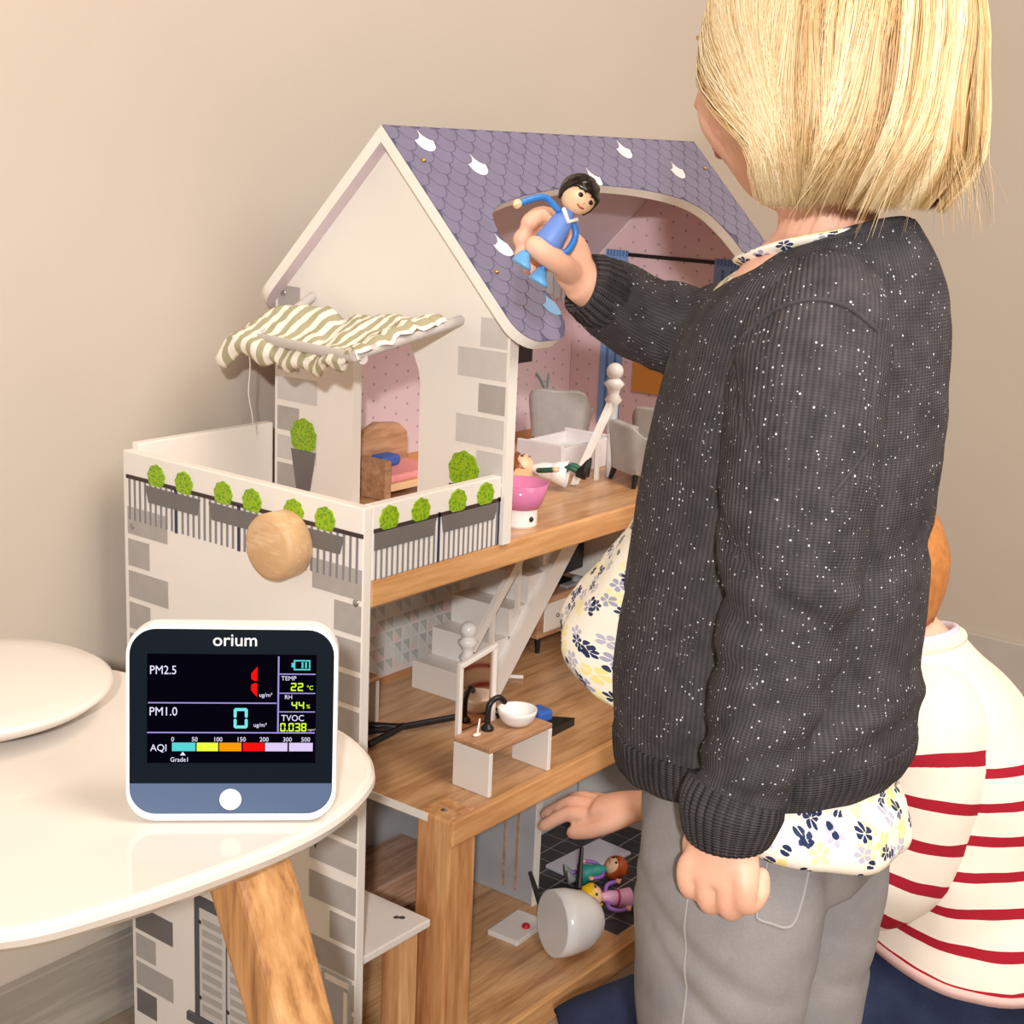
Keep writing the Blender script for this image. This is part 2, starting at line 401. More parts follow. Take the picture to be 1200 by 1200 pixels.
# gable wall with the pointed doorway
RY, RZ, SL = 0.157, 1.0138, 1.038
def rz(y, drop=0.0165): return RZ - abs(y - RY) * SL - drop
door = [(0.207, Z3), (0.207, 0.766), (0.196, 0.790), (0.181, 0.812), (0.162, 0.822), (0.142, 0.815), (0.126, 0.795), (0.114, 0.770), (0.1115, 0.755), (0.1115, Z3)]
gab = [(-0.004, Z3), (-0.004, rz(-0.004)), (RY, rz(RY)), (0.327, rz(0.327)), (0.327, Z3)] + door
gw = hp('gable_wall', prism(gab[::-1], 'x', 0.2, 0.2136), 'white_panel')
for q, (z, wide) in enumerate([(0.833, 0), (0.801, 1), (0.767, 0), (0.733, 1), (0.699, 0), (0.666, 1), (0.634, 0)]):
    w = 0.062 if wide else 0.034
    m_ = 'print_grey' if q in (2,) else 'print_grey_pale'
    hp('brick', gx(-0.0005, -0.0005 + w, z - 0.029, z), m_, gw)
    hp('brick', gx(0.3225, 0.3225 - (0.062 if wide else 0.034), z - 0.027 + 0.006, z + 0.006), 'print_grey' if not wide else 'print_grey_pale', gw)
for y, b in ((0.2805, 0.614), (0.0485, 0.60)):
    hp('pot', prism([(y + 0.0195, 0.659), (y - 0.0195, 0.659), (y - 0.0105, max(b, Z3 + 0.001)), (y + 0.0105, max(b, Z3 + 0.001))], 'x', 0.2 - 0.0012, 0.2), 'print_grey_dark', gw)
    shrub_disc(y, 0.6745, 0.0195, 0.0205, gw, 'x', 0.2 - 0.0003)
hp('screw', ball((0.2, 0.3145, 0.831), 0.0018, 0.0042, 0.0042, 14, 8), 'screw_metal', gw, smooth=True)

# walls behind and to the right
hp('back_panel', rbox(0.2136, 0.775, 0.330, 0.342, Z3, 0.832, 0.0008), 'pink_paper')
hp('back_panel', rbox(0.012, 0.775, 0.330, 0.342, Z2, Z3 - 0.026, 0.0008), 'paper_pale')
hp('back_panel', rbox(0.012, 0.775, 0.330, 0.342, Z1, Z2 - 0.028, 0.0008), 'paper_grey')
re_ = [(-0.004, 0.0), (-0.004, rz(-0.004)), (RY, rz(RY)), (0.342, rz(0.342)), (0.342, 0.0)]
rw = hp('gable_end_panel', prism(re_[::-1], 'x', 0.775, 0.787), 'white_panel')
up = hp('wallpaper', prism([(0.0, Z3), (0.0, rz(0.0) - 0.002), (RY, rz(RY) - 0.002), (0.329, rz(0.329) - 0.002), (0.329, Z3)][::-1], 'x', 0.7742, 0.775), 'pink_paper')
D = []
for i in range(16):
    for j in range(20):
        y = 0.01 + i * 0.0205; z = 0.622 + j * 0.0205 + (0.010 if i % 2 else 0)
        if z < rz(y) - 0.008 and 0.0 < y < 0.325: D.append(lathe([(0, 0.7738), (0.0017, 0.7738), (0.0017, 0.7742)], 8, (0, y, z), 'x'))
tag(hp('wallpaper_dots', cat(*D), 'paper_dot', up), kind='stuff')
D = []
for i in range(27):
    for j in range(11):
        D.append(lathe([(0, 0.3297), (0.0017, 0.3297), (0.0017, 0.330)], 8, (0.222 + i * 0.0205, 0, 0.625 + j * 0.0205 + (0.010 if i % 2 else 0) - 0.006), 'y'))
tag(hp('wallpaper_dots', cat(*D), 'paper_dot'), kind='stuff')
hp('skirting', box(0.2136, 0.775, 0.3272, 0.330, Z3, Z3 + 0.011), 'skirting_print')
hp('skirting', box(0.138, 0.775, 0.3272, 0.330, Z2, Z2 + 0.006), 'skirting_print')
# printed window with blue curtains on the right wall
rd = hp('curtain_rod', box(0.7728, 0.7742, 0.106, 0.242, 0.8585, 0.8635), 'black_plastic')
for y0, y1 in ((0.242, 0.279), (0.068, 0.106)):
    cu = hp('curtain', box(0.7732, 0.7742, y0, y1, 0.622, 0.866), 'curtain_blue')
    for q in range(7): hp('curtain_loop', box(0.7728, 0.7732, y0 + 0.001 + q * 0.0051, y0 + 0.0036 + q * 0.0051, 0.8575, 0.8662), 'curtain_deep', cu)
    for q in (0.25, 0.62): hp('curtain_fold', box(0.7729, 0.7732, y0 + q * 0.037, y0 + q * 0.037 + 0.004, 0.622, 0.852), 'curtain_deep', cu)
pc = hp('wall_picture', box(0.7722, 0.7742, 0.128, 0.222, 0.676, 0.745), 'mustard')
# printed plant and picture on the back wall
pp = hp('printed_plant_pot', box(0.709, 0.739, 0.3294, 0.330, 0.622, 0.652), 'print_grey')
for pts in ([(0.722, 0.651), (0.716, 0.668), (0.705, 0.683), (0.694, 0.694)], [(0.72, 0.651), (0.707, 0.664), (0.697, 0.662)], [(0.726, 0.651), (0.731, 0.664), (0.738, 0.668)], [(0.722, 0.651), (0.72, 0.672), (0.722, 0.69)]):
    hp('leaf', tube([(a, 0.3296, b) for a, b in spl(pts, 4)], 0.0022, 6), 'sage_print', pp)
hp('wall_picture', box(0.622, 0.682, 0.3290, 0.330, 0.712, 0.770), 'rail_dark')

# triangle wallpaper of the middle room
TR = {'tri_sage': [], 'tri_mint': [], 'tri_blush': []}
for i in range(34):
    for j in range(13):
        x = 0.215 + i * 0.0165; z = Z2 + 0.012 + j * 0.0185
        if x > 0.765: continue
        for m_, pl in ((('tri_sage' if (i + j) % 3 else 'tri_mint'), [(x, z + 0.016), (x + 0.0145, z + 0.016), (x + 0.0145, z)]), (('tri_blush' if (i + 2 * j) % 4 == 0 else 'tri_mint'), [(x, z), (x, z + 0.0135), (x + 0.0125, z)])):
            TR[m_].append(prism(pl, 'y', 0.3297, 0.330))
for m_, L in TR.items(): tag(hp('wallpaper_triangles', cat(*L), m_), kind='stuff')

# ground-floor partition with printed reeds, kitchen tiles
pt = hp('partition_wall', rbox(0.490, 0.500, 0.145, 0.330, Z1, Z2 - 0.028, 0.0012), 'paper_grey')
hp('partition_edge', box(0.4895, 0.5005, 0.1435, 0.146, Z1, Z2 - 0.028), 'white_edge', pt)
for y, dy in ((0.247, 0.010), (0.192, 0.002), (0.172, -0.001)):
    hp('printed_reed', prism([(y + dy, 0.29), (y + dy + 0.0034, 0.29), (y + 0.0034, 0.045), (y, 0.045)], 'x', 0.4888, 0.490), 'toy_brown', pt)
kf = hp('kitchen_floor', box(0.502, 0.775, 0.018, 0.330, Z1, Z1 + 0.0008), 'grout')
t0 = None
for i in range(8):
    for j in range(9):
        if t0 is None: t0 = hp('tile', rbox(0.502, 0.534, 0.018, 0.0505, Z1 + 0.0008, Z1 + 0.0016, 0.0004, 1), 'tile_black', kf)
        else: share(t0, 'tile', (i * 0.0341, j * 0.0346, 0), kf)

# lift platform in the corner tower
lf = hp('lift_platform', rbox(0.016, 0.126, 0.012, 0.326, 0.204, 0.213, 0.0015), 'white_panel')
hp('lift_post', rbox(0.085, 0.112, 0.016, 0.043, Z1, 0.204, 0.002), 'beech_post', lf)
hp('lift_dowel', rod((0.03, 0.04, 0.19), (0.03, 0.07, 0.19), 0.007), 'beech', lf)
hp('lift_hole', lathe([(0, 0.2131), (0.0035, 0.2131), (0.0035, 0.2129)], 14, (0.108, 0.036, 0)), 'print_slate', lf)
hp('screw', ball((0.104, 0.040, 0.2134), 0.0035, 0.0035, 0.0007, 12, 6), 'screw_metal', lf, smooth=True)

# white staircase in the middle room
st = hp('staircase', cat(*[box(0.405 + q * 0.037, 0.405 + (q + 1) * 0.037 + 0.004, 0.195, 0.29, Z2 + (q * 0.036 - 0.006 if q else 0), Z2 + (q + 1) * 0.036) for q in range(7)]), 'white_panel')
sx0, sz0 = 0.455, Z2
def strg(y0, y1): return prism([(0.4166, Z2), (0.4536, Z2), (0.690, Z3 - 0.026), (0.653, Z3 - 0.026)], 'y', y0, y1)
hp('stringer', strg(0.186, 0.195), 'white_panel', st)
hp('handrail', prism([(0.392, 0.40), (0.402, 0.394), (0.572, 0.580), (0.556, 0.580)], 'y', 0.186, 0.193), 'white_panel', st)
for q in range(3):
    x = 0.435 + q * 0.05; hp('baluster', box(x, x + 0.006, 0.187, 0.192, Z2 + (x - 0.40) * 1.09 + 0.01, 0.40 + (x - 0.395) * 1.09), 'white_panel', st)
def newel(x, y, z, h, parent):
    o = hp('newel_post', lathe([(0.0065, z), (0.0065, z + h - 0.05), (0.011, z + h - 0.044), (0.0065, z + h - 0.037), (0.0085, z + h - 0.03), (0.013, z + h - 0.024), (0.006, z + h - 0.017)], 16, (x, y, 0)), 'white_gloss', parent, smooth=True)
    hp('newel_ball', ball((x, y, z + h - 0.009), 0.0105), 'white_gloss', parent, smooth=True)
newel(0.392, 0.19, Z2, 0.112, st)
# the stair's upper banister, standing on the top floor
ub = hp('banister', prism([(0.478, Z3 + 0.001), (0.486, Z3 + 0.001), (0.560, 0.700), (0.551, 0.706)], 'y', 0.105, 0.111), 'white_panel')
hp('baluster', box(0.526, 0.531, 0.106, 0.110, Z3, 0.672), 'white_panel', ub)
newel(0.556, 0.108, Z3 + 0.055, 0.085, ub)
hp('banister_shaft', lathe([(0.0045, Z3), (0.0045, Z3 + 0.06)], 12, (0.556, 0.108, 0)), 'white_gloss', ub, smooth=True)

# ------------------------------------------------------------------ roof
ang = math.atan(SL); ca, sa = math.cos(ang), math.sin(ang); TH = 0.0115
X0, X1 = 0.182, 0.784
def rp(x, s, d=0.0, side=-1):   # a point of the roof plane: s down the slope, d outwards
    return Vector((x, RY + side * (s * ca + d * sa), RZ - s * sa + d * ca))
def corner(cx, cy, r, a0, a1, n=8): return [(cx + r * math.cos(a0 + (a1 - a0) * i / n), cy + r * math.sin(a0 + (a1 - a0) * i / n)) for i in range(n + 1)]
arch = spl([(0.270, 0.225), (0.256, 0.16), (0.258, 0.128), (0.278, 0.108), (0.349, 0.091), (0.474, 0.0775), (0.590, 0.085), (0.672, 0.106), (0.703, 0.145), (0.7105, 0.209), (0.712, 0.236)], 6)
outl = [(X0, 0.0), (X1, 0.0)] + corner(X1 - 0.034, 0.240, 0.034, 0, PI / 2) + corner(0.732, 0.254, 0.020, PI / 2, PI) + arch[::-1] + corner(0.232, 0.238, 0.038, 0.1, PI / 2) + corner(X0 + 0.03, 0.246, 0.030, PI / 2, PI)
n = len(outl)
V = [rp(x, s, 0) for x, s in outl] + [rp(x, max(s, TH * SL), -TH) for x, s in outl]
Fc = [list(range(n)), list(range(n, 2 * n))[::-1]] + [(i, n + i, n + (i + 1) % n, (i + 1) % n) for i in range(n)]
roof = hp('roof_panel', (V, Fc), None, mats=['roof_gap', 'pink_eave', 'white_edge'], mi=[0, 1] + [2] * n)
V = []; bo = [(X0, 0.0), (X1, 0.0)] + corner(X1 - 0.03, 0.240, 0.03, 0, PI / 2) + corner(X0 + 0.03, 0.240, 0.03, PI / 2, PI); nb = len(bo)
V = [rp(x, s, 0, 1) for x, s in bo] + [rp(x, max(s, TH * SL), -TH, 1) for x, s in bo]
Fc = [list(range(nb))[::-1], list(range(nb, 2 * nb))] + [(i, (i + 1) % nb, nb + (i + 1) % nb, nb + i) for i in range(nb)]
roofb = hp('roof_panel', (V, Fc), None, mats=['roof_gap', 'pink_eave', 'white_edge'], mi=[0, 1] + [2] * nb)
# fish-scale shingles
def inside(x, s):
    if not (X0 < x < X1 and 0 < s): return False
    c_ = False
    for i in range(n):
        (xa, ya), (xb, yb) = outl[i], outl[(i + 1) % n]
        if (ya > s) != (yb > s) and x < (xb - xa) * (s - ya) / (yb - ya) + xa: c_ = not c_
    return c_
w = 0.0305; p = w / 2; g = 0.965
pale = [(0.232, 0.018), (0.294, 0.050), (0.244, 0.163), (0.503, 0.066), (0.609, 0.020), (0.677, 0.049)]
shp = [(-w / 2 + w * i / 10, math.sqrt(max(0, (w / 2) ** 2 - (-w / 2 + w * i / 10) ** 2))) for i in range(11)]
shp += [(w / 2 + (w / 2) * math.cos(a), -p + (w / 2) * math.sin(a)) for a in [PI / 2 + (PI / 2) * i / 5 for i in range(1, 6)]]
shp += [(-w / 2 + (w / 2) * math.cos(a), -p + (w / 2) * math.sin(a)) for a in [(PI / 2) * i / 5 for i in range(1, 5)]]
cen = []
for i in range(19):
    for j in range(22):
        cen.append((X0 + 0.004 + (j + (0.5 if i % 2 else 0)) * w, 0.002 + i * p))
def clipped(x, s):
    P_ = [(x + a * g, s + b * g + 0.002) for a, b in shp]
    ok = [inside(a, b) for a, b in P_]
    if all(ok): return P_
    if sum(ok) < 8: return None
    out = []
    for a, b in P_:
        t_ = 1.0
        while t_ > 0 and not inside(x + (a - x) * t_, s + (b - s) * t_): t_ -= 0.04
        out.append((x + (a - x) * t_, s + (b - s) * t_))
    return out if inside(x, s) else None
for x, s in cen:
    P_ = clipped(x, s)
    if not P_: continue
    m_ = 'roof_shingle'
    for q, r_ in pale:
        if min((abs(q - a[0]) + abs(r_ - a[1]), a) for a in cen)[1] == (x, s): m_ = 'roof_pale'
    if min((abs(0.262 - a[0]) + abs(0.245 - a[1]), a) for a in cen)[1] == (x, s): m_ = 'roof_blue'
    k = len(P_); V = [rp(a, b, 0.0007) for a, b in P_] + [rp(a, b, 0) for a, b in P_]
    hp('shingle', (V, [list(range(k))] + [(i, k + i, k + (i + 1) % k, (i + 1) % k) for i in range(k)]), m_, roof)
for x, s in ((0.209, 0.047), (0.209, 0.190), (0.760, 0.047), (0.766, 0.183)):
    hp('screw', ball(rp(x, s, 0.001), 0.0034, 0.0034, 0.0022, 12, 8), 'brass', roof, smooth=True)
# black rod and pale cloth hanging under the rear slope
hp('hanging_rod', rod((0.585, 0.262, 0.878), (0.700, 0.262, 0.878), 0.0028), 'black_plastic')
hp('hanging_cloth', cat(*[box(0.60 + q * 0.017, 0.612 + q * 0.017, 0.262, 0.264, 0.82 - q * 0.006, 0.876) for q in range(4)]), 'paper_grey')

# ------------------------------------------------------------------ awning on dowels
A1, A2 = Vector((0.2, 0.268, 0.832)), Vector((0.2, 0.060, 0.827))
B1, B2 = Vector((0.128, 0.268, 0.795)), Vector((0.048, 0.054, 0.806))
def dowel(a, b): return hp('awning_dowel', rod(a, b, 0.0052, None, 14), 'dowel_grey', smooth=False)
dowel(A1, B1 + (B1 - A1) * 0.05); dowel(A2, B2 + (B2 - A2) * 0.05)
aw_bar = dowel(B1 + Vector((0, 0.02, -0.004)), B2 + Vector((0, -0.004, -0.004)))
NU, NV = 56, 30; V = []; Fc = []; UV = []
def awp(u, v):
    # u along the wall direction (0 back .. 1 front), v from the gable outwards
    u2 = -0.20 + 1.235 * u
    a = A1.lerp(A2, u2); b = B1.lerp(B2, u2)
    b = b + Vector((-0.022 * max(0, 1 - abs(u2 + 0.1) * 1.8), 0, 0))
    st_ = 0.20 + 0.30 * max(0, 1 - u * 3.2)
    top = a.lerp(b, st_ + (1 - st_) * min(1, v / 0.72))
    sag = math.sin(PI * min(1, max(0, u))) * 0.013 * (0.3 + v)
    wr = noise.noise(Vector((u * 5, v * 3, 1.7))) * 0.006 + noise.noise(Vector((u * 13, v * 7, 4.1))) * 0.0036 + noise.noise(Vector((u * 30, v * 18, 7.1))) * 0.0014
    fold_ = 0.006 * math.exp(-((u - 0.42 - 0.25 * v) / 0.05) ** 2)
    q = top + Vector((0, 0, 0.0045 - sag + wr - fold_))
    if v > 0.72:
        t_ = (v - 0.72) / 0.28
        q += Vector((-0.008 * math.sin(t_ * PI) + 0.003 * math.sin(u * 23), 0, -0.022 * t_ * (1 - 0.6 * u) - 0.003 * math.sin(u * 31 + 1) * t_))
    if u2 < 0: q += Vector((-0.020 * (-u2) / 0.20, 0, -0.016 * (u2 / 0.20) ** 2))
    if u > 0.86:
        t_ = (u - 0.86) / 0.14
        q += Vector((0, 0.003 * math.sin(v * 34), 0.0085 * math.sin(min(1, t_ * 1.15) * PI * 0.62) - 0.020 * max(0, t_ - 0.72) + 0.0016 * math.sin(v * 46 + u * 8)))
    return q
for i in range(NU + 1):
    for j in range(NV + 1): V.append(awp(i / NU, j / NV))
for i in range(NU):
    for j in range(NV):
        a = i * (NV + 1) + j; Fc.append((a, a + 1, a + NV + 2, a + NV + 1))
        UV.append([(q * 0.24 / NU, r_ / NV) for q, r_ in ((i, j), (i, j + 1), (i + 1, j + 1), (i + 1, j))])
ac = hp('awning_cloth', (V, Fc, UV), 'awning_cloth', smooth=True)
sm = ac.modifiers.new('thick', 'SOLIDIFY'); sm.thickness = 0.0012
hp('hanging_thread', tube(spl([(0.105, 0.270, 0.79), (0.112, 0.272, 0.765), (0.108, 0.27, 0.735), (0.115, 0.272, 0.71), (0.122, 0.278, 0.694)], 5), 0.0006, 5), 'thread')
# ------------------------------------------------------------------ toys in the rooms
plain('chair_grey', (166, 163, 160), 0.8, 0.3, 0.05, 90); plain('cushion_grey', (150, 148, 146), 0.8, 0.3, 0.05, 90); plain('silver_grey', (172, 168, 160), 0.3)
plain('pillow_blue', (62, 92, 168), 0.7); plain('mattress_pink', (232, 150, 152), 0.7); plain('pillow_white', (222, 228, 224), 0.7)
plain('cot_white', (226, 220, 222), 0.4); plain('doll_skin', (240, 196, 158), 0.4, 0.5, 0.03); plain('doll_blush', (226, 160, 130), 0.4)
plain('hair_black', (22, 16, 14), 0.2, 0.4); plain('hair_brown', (146, 78, 40), 0.3); plain('hair_orange', (186, 82, 36), 0.3); plain('hair_yellow', (232, 190, 30), 0.3)
plain('doll_blue', (104, 140, 214), 0.5); plain('doll_azure', (48, 122, 200), 0.4); plain('shoe_sky', (96, 168, 226), 0.35)
plain('doll_white', (238, 236, 234), 0.5); plain('doll_green', (28, 84, 66), 0.5); plain('doll_black', (20, 20, 22), 0.5); plain('doll_teal', (38, 140, 128), 0.5)
plain('doll_pink', (226, 168, 206), 0.5); plain('doll_lilac', (140, 96, 180), 0.5); plain('shoe_blue', (54, 104, 206), 0.4); plain('doll_magenta', (190, 50, 120), 0.5)
plain('doll_grey', (150, 152, 158), 0.5); plain('red_dot', (196, 30, 52), 0.4); plain('blue_plastic', (58, 108, 200), 0.35); plain('lilac_board', (204, 200, 210), 0.45)
plain('eye_black', (30, 22, 20), 0.3); plain('mouth_red', (170, 60, 60), 0.5); plain('pale_wood', (232, 196, 150), 0.5); plain('sky_print', (172, 192, 200), 0.5)
t = NT('pink_translucent', 0.12, 0.6); t.col(srgb(240, 146, 194)); t.b.inputs['Transmission Weight'].default_value = 0.3; t.b.inputs['IOR'].default_value = 1.3

plain('mirror_bronze', (196, 170, 150), 0.06); MATS['mirror_bronze'].node_tree.nodes['Principled BSDF'].inputs['Metallic'].default_value = 1.0
def legs4(o, x, y, h, r0, r1, mat, splay=0.004):
    for sx in (-1, 1):
        for sy in (-1, 1): mesh('leg', rod((sx * x, sy * y, h), (sx * (x + splay), sy * (y + splay), 0), r0, r1, 10), mat, o)
def drawer_unit(name, label, loc, rz_, w, d, h, lh, body, front, n, group=None, knob='screw_metal', inset=True):
    o = thing(name, label, 'cabinet', loc, (0, 0, rz_), group, local=True)
    mesh('body', rbox(-w / 2, w / 2, -d / 2, d / 2, lh, lh + h, 0.0015), body, o)
    legs4(o, w / 2 - 0.008, d / 2 - 0.008, lh + 0.001, 0.0042, 0.0026, 'black_plastic', 0.002)
    return o

# --- top floor
def armchair(label, loc, rz_, w, h, d, group):
    """tub armchair facing local +y"""
    o = thing('toy_armchair', label, 'armchair', loc, (0, 0, rz_), group, local=True)
    lh = 0.016; hw, hd = w / 2, d / 2
    # shell: flared back and lower arms as one upholstered sweep
    P_ = [(-hw, hd, 0.52), (-hw, 0.1 * hd, 0.60), (-hw * 0.98, -0.55 * hd, 0.80), (-hw * 0.8, -0.95 * hd, 1.0), (0, -hd, 1.0), (hw * 0.8, -0.95 * hd, 1.0), (hw * 0.98, -0.55 * hd, 0.80), (hw, 0.1 * hd, 0.60), (hw, hd, 0.52)]
    Q = spl(P_, 5); V = []; Fc = []; m = len(Q); th = 0.010
    for i, (x, y, hh) in enumerate(Q):
        a = Vector(Q[min(i + 1, m - 1)][:2]) - Vector(Q[max(i - 1, 0)][:2]); a.normalize(); nx, ny = -a.y, a.x
        z1 = lh + (h - lh) * hh
        V += [(x * 0.90, y * 0.90, lh), (x * 1.05, y * 1.05, z1 - 0.002), (x * 1.05 + nx * 0.001, y * 1.05 + ny * 0.001, z1), (x + nx * th, y + ny * th, z1), (x * 0.9 + nx * th, y * 0.9 + ny * th, lh)]
    for i in range(m - 1):
        for k in range(5):
            k2 = (k + 1) % 5; Fc.append((i * 5 + k, i * 5 + k2, (i + 1) * 5 + k2, (i + 1) * 5 + k))
    Fc += [[0, 1, 2, 3, 4], [(m - 1) * 5 + k for k in range(5)][::-1]]
    mesh('shell', (V, Fc), 'chair_grey', o, smooth=False)
    mesh('base', rbox(-hw * 0.86, hw * 0.86, -hd * 0.8, hd * 0.92, lh, lh + 0.012, 0.002), 'chair_grey', o)
    mesh('seat_cushion', rbox(-hw * 0.80, hw * 0.80, -hd * 0.75, hd * 0.95, lh + 0.012, lh + 0.024, 0.004), 'cushion_grey', o)
    legs4(o, hw * 0.72, hd * 0.72, lh + 0.001, 0.0042, 0.0026, 'black_plastic')
    return o
armchair('grey toy armchair turned away, by the printed plant on the top floor', (0.655, 0.258, Z3), math.radians(-62), 0.078, 0.082, 0.066, 'grey toy armchairs')
armchair('grey toy armchair in side view beside the white banister', (0.560, 0.060, Z3), math.radians(-118), 0.072, 0.074, 0.072, 'grey toy armchairs')
o = armchair('grey toy armchair with white pillow partly behind the floral blouse', (0.715, 0.150, Z3), math.radians(-60), 0.050, 0.066, 0.052, 'grey toy armchairs')
mesh('pillow', rbox(-0.018, 0.018, -0.012, 0.004, 0.036, 0.048, 0.004), 'pillow_white', o)

bd = thing('toy_bed', 'small wooden toy bed with pink mattress seen through the balcony doorway', 'bed', (0.305, 0.235, Z3), (0, 0, 0), local=True)
hb = [(-0.05, 0.0), (0.05, 0.0), (0.05, 0.058), (0.035, 0.070), (0.0, 0.074), (-0.02, 0.066), (-0.05, 0.044)]
mesh('side_board', prism(hb[::-1], 'y', 0.030, 0.040), 'toy_wood', bd)
mesh('headboard', rbox(-0.056, -0.046, -0.034, 0.040, 0.0, 0.046, 0.002), 'toy_wood', bd)
mesh('frame', rbox(-0.046, 0.050, -0.034, 0.030, 0.010, 0.018, 0.001), 'pale_wood', bd)
mesh('mattress', rbox(-0.042, 0.048, -0.030, 0.028, 0.018, 0.027, 0.003), 'mattress_pink', bd)
mesh('pillow', rbox(-0.018, 0.012, 0.004, 0.027, 0.027, 0.040, 0.004), 'pillow_blue', bd)

ct = thing('toy_cot', 'white low-sided toy cot on the top floor behind the white banister', 'cot', (0.555, 0.178, Z3), (0, 0, math.radians(2)), local=True)
for a in ((-0.050, 0.050, -0.034, -0.029), (-0.050, 0.050, 0.029, 0.034)): mesh('side_panel', rbox(a[0], a[1], a[2], a[3], 0, 0.036, 0.001), 'cot_white', ct)
for a in ((-0.055, -0.050), (0.050, 0.055)): mesh('end_panel', rbox(a[0], a[1], -0.034, 0.034, 0, 0.040, 0.001), 'cot_white', ct)
mesh('mattress', rbox(-0.05, 0.05, -0.029, 0.029, 0.012, 0.022, 0.002), 'pillow_white', ct)
bx = thing('toy_chest', 'tiny toy chest with pale blue print and wooden lid beside the gable wall', 'chest', (0.440, 0.215, Z3), (0, 0, math.radians(2)), local=True)
mesh('body', rbox(-0.022, 0.022, -0.018, 0.018, 0, 0.030, 0.001), 'sky_print', bx)
mesh('lid', rbox(-0.024, 0.024, -0.020, 0.020, 0.030, 0.036, 0.001), 'toy_wood', bx)
mesh('printed_panel', rbox(-0.012, 0.012, -0.0188, -0.018, 0.006, 0.024, 0.0002, 1), 'print_grey_pale', bx)
o = thing('toy_block', 'pale wooden wedge block lying behind the pink cup', 'block', (0.395, 0.125, Z3), (0, 0, math.radians(20)), local=True)
mesh('wedge', prism([(-0.02, 0.0), (0.022, 0.0), (0.018, 0.026), (-0.012, 0.018)], 'y', -0.010, 0.010), 'pale_wood', o)
cp = thing('toy_lamp', 'pink translucent cup on a white base near the gable wall edge', 'lamp', (0.280, 0.036, Z3), local=True)
mesh('base', lathe([(0, 0), (0.018, 0), (0.0192, 0.002), (0.0192, 0.020), (0, 0.020)], 28), 'white_gloss', cp, smooth=False)
mesh('cup', lathe([(0.0, 0.020), (0.0205, 0.020), (0.024, 0.026), (0.030, 0.047), (0.0285, 0.047), (0.022, 0.027), (0.0, 0.023)], 32), 'pink_translucent', cp, smooth=True)
mesh('button', ball((-0.004, -0.019, 0.010), 0.003, 0.002, 0.003, 10, 6), 'black_plastic', cp, smooth=True)

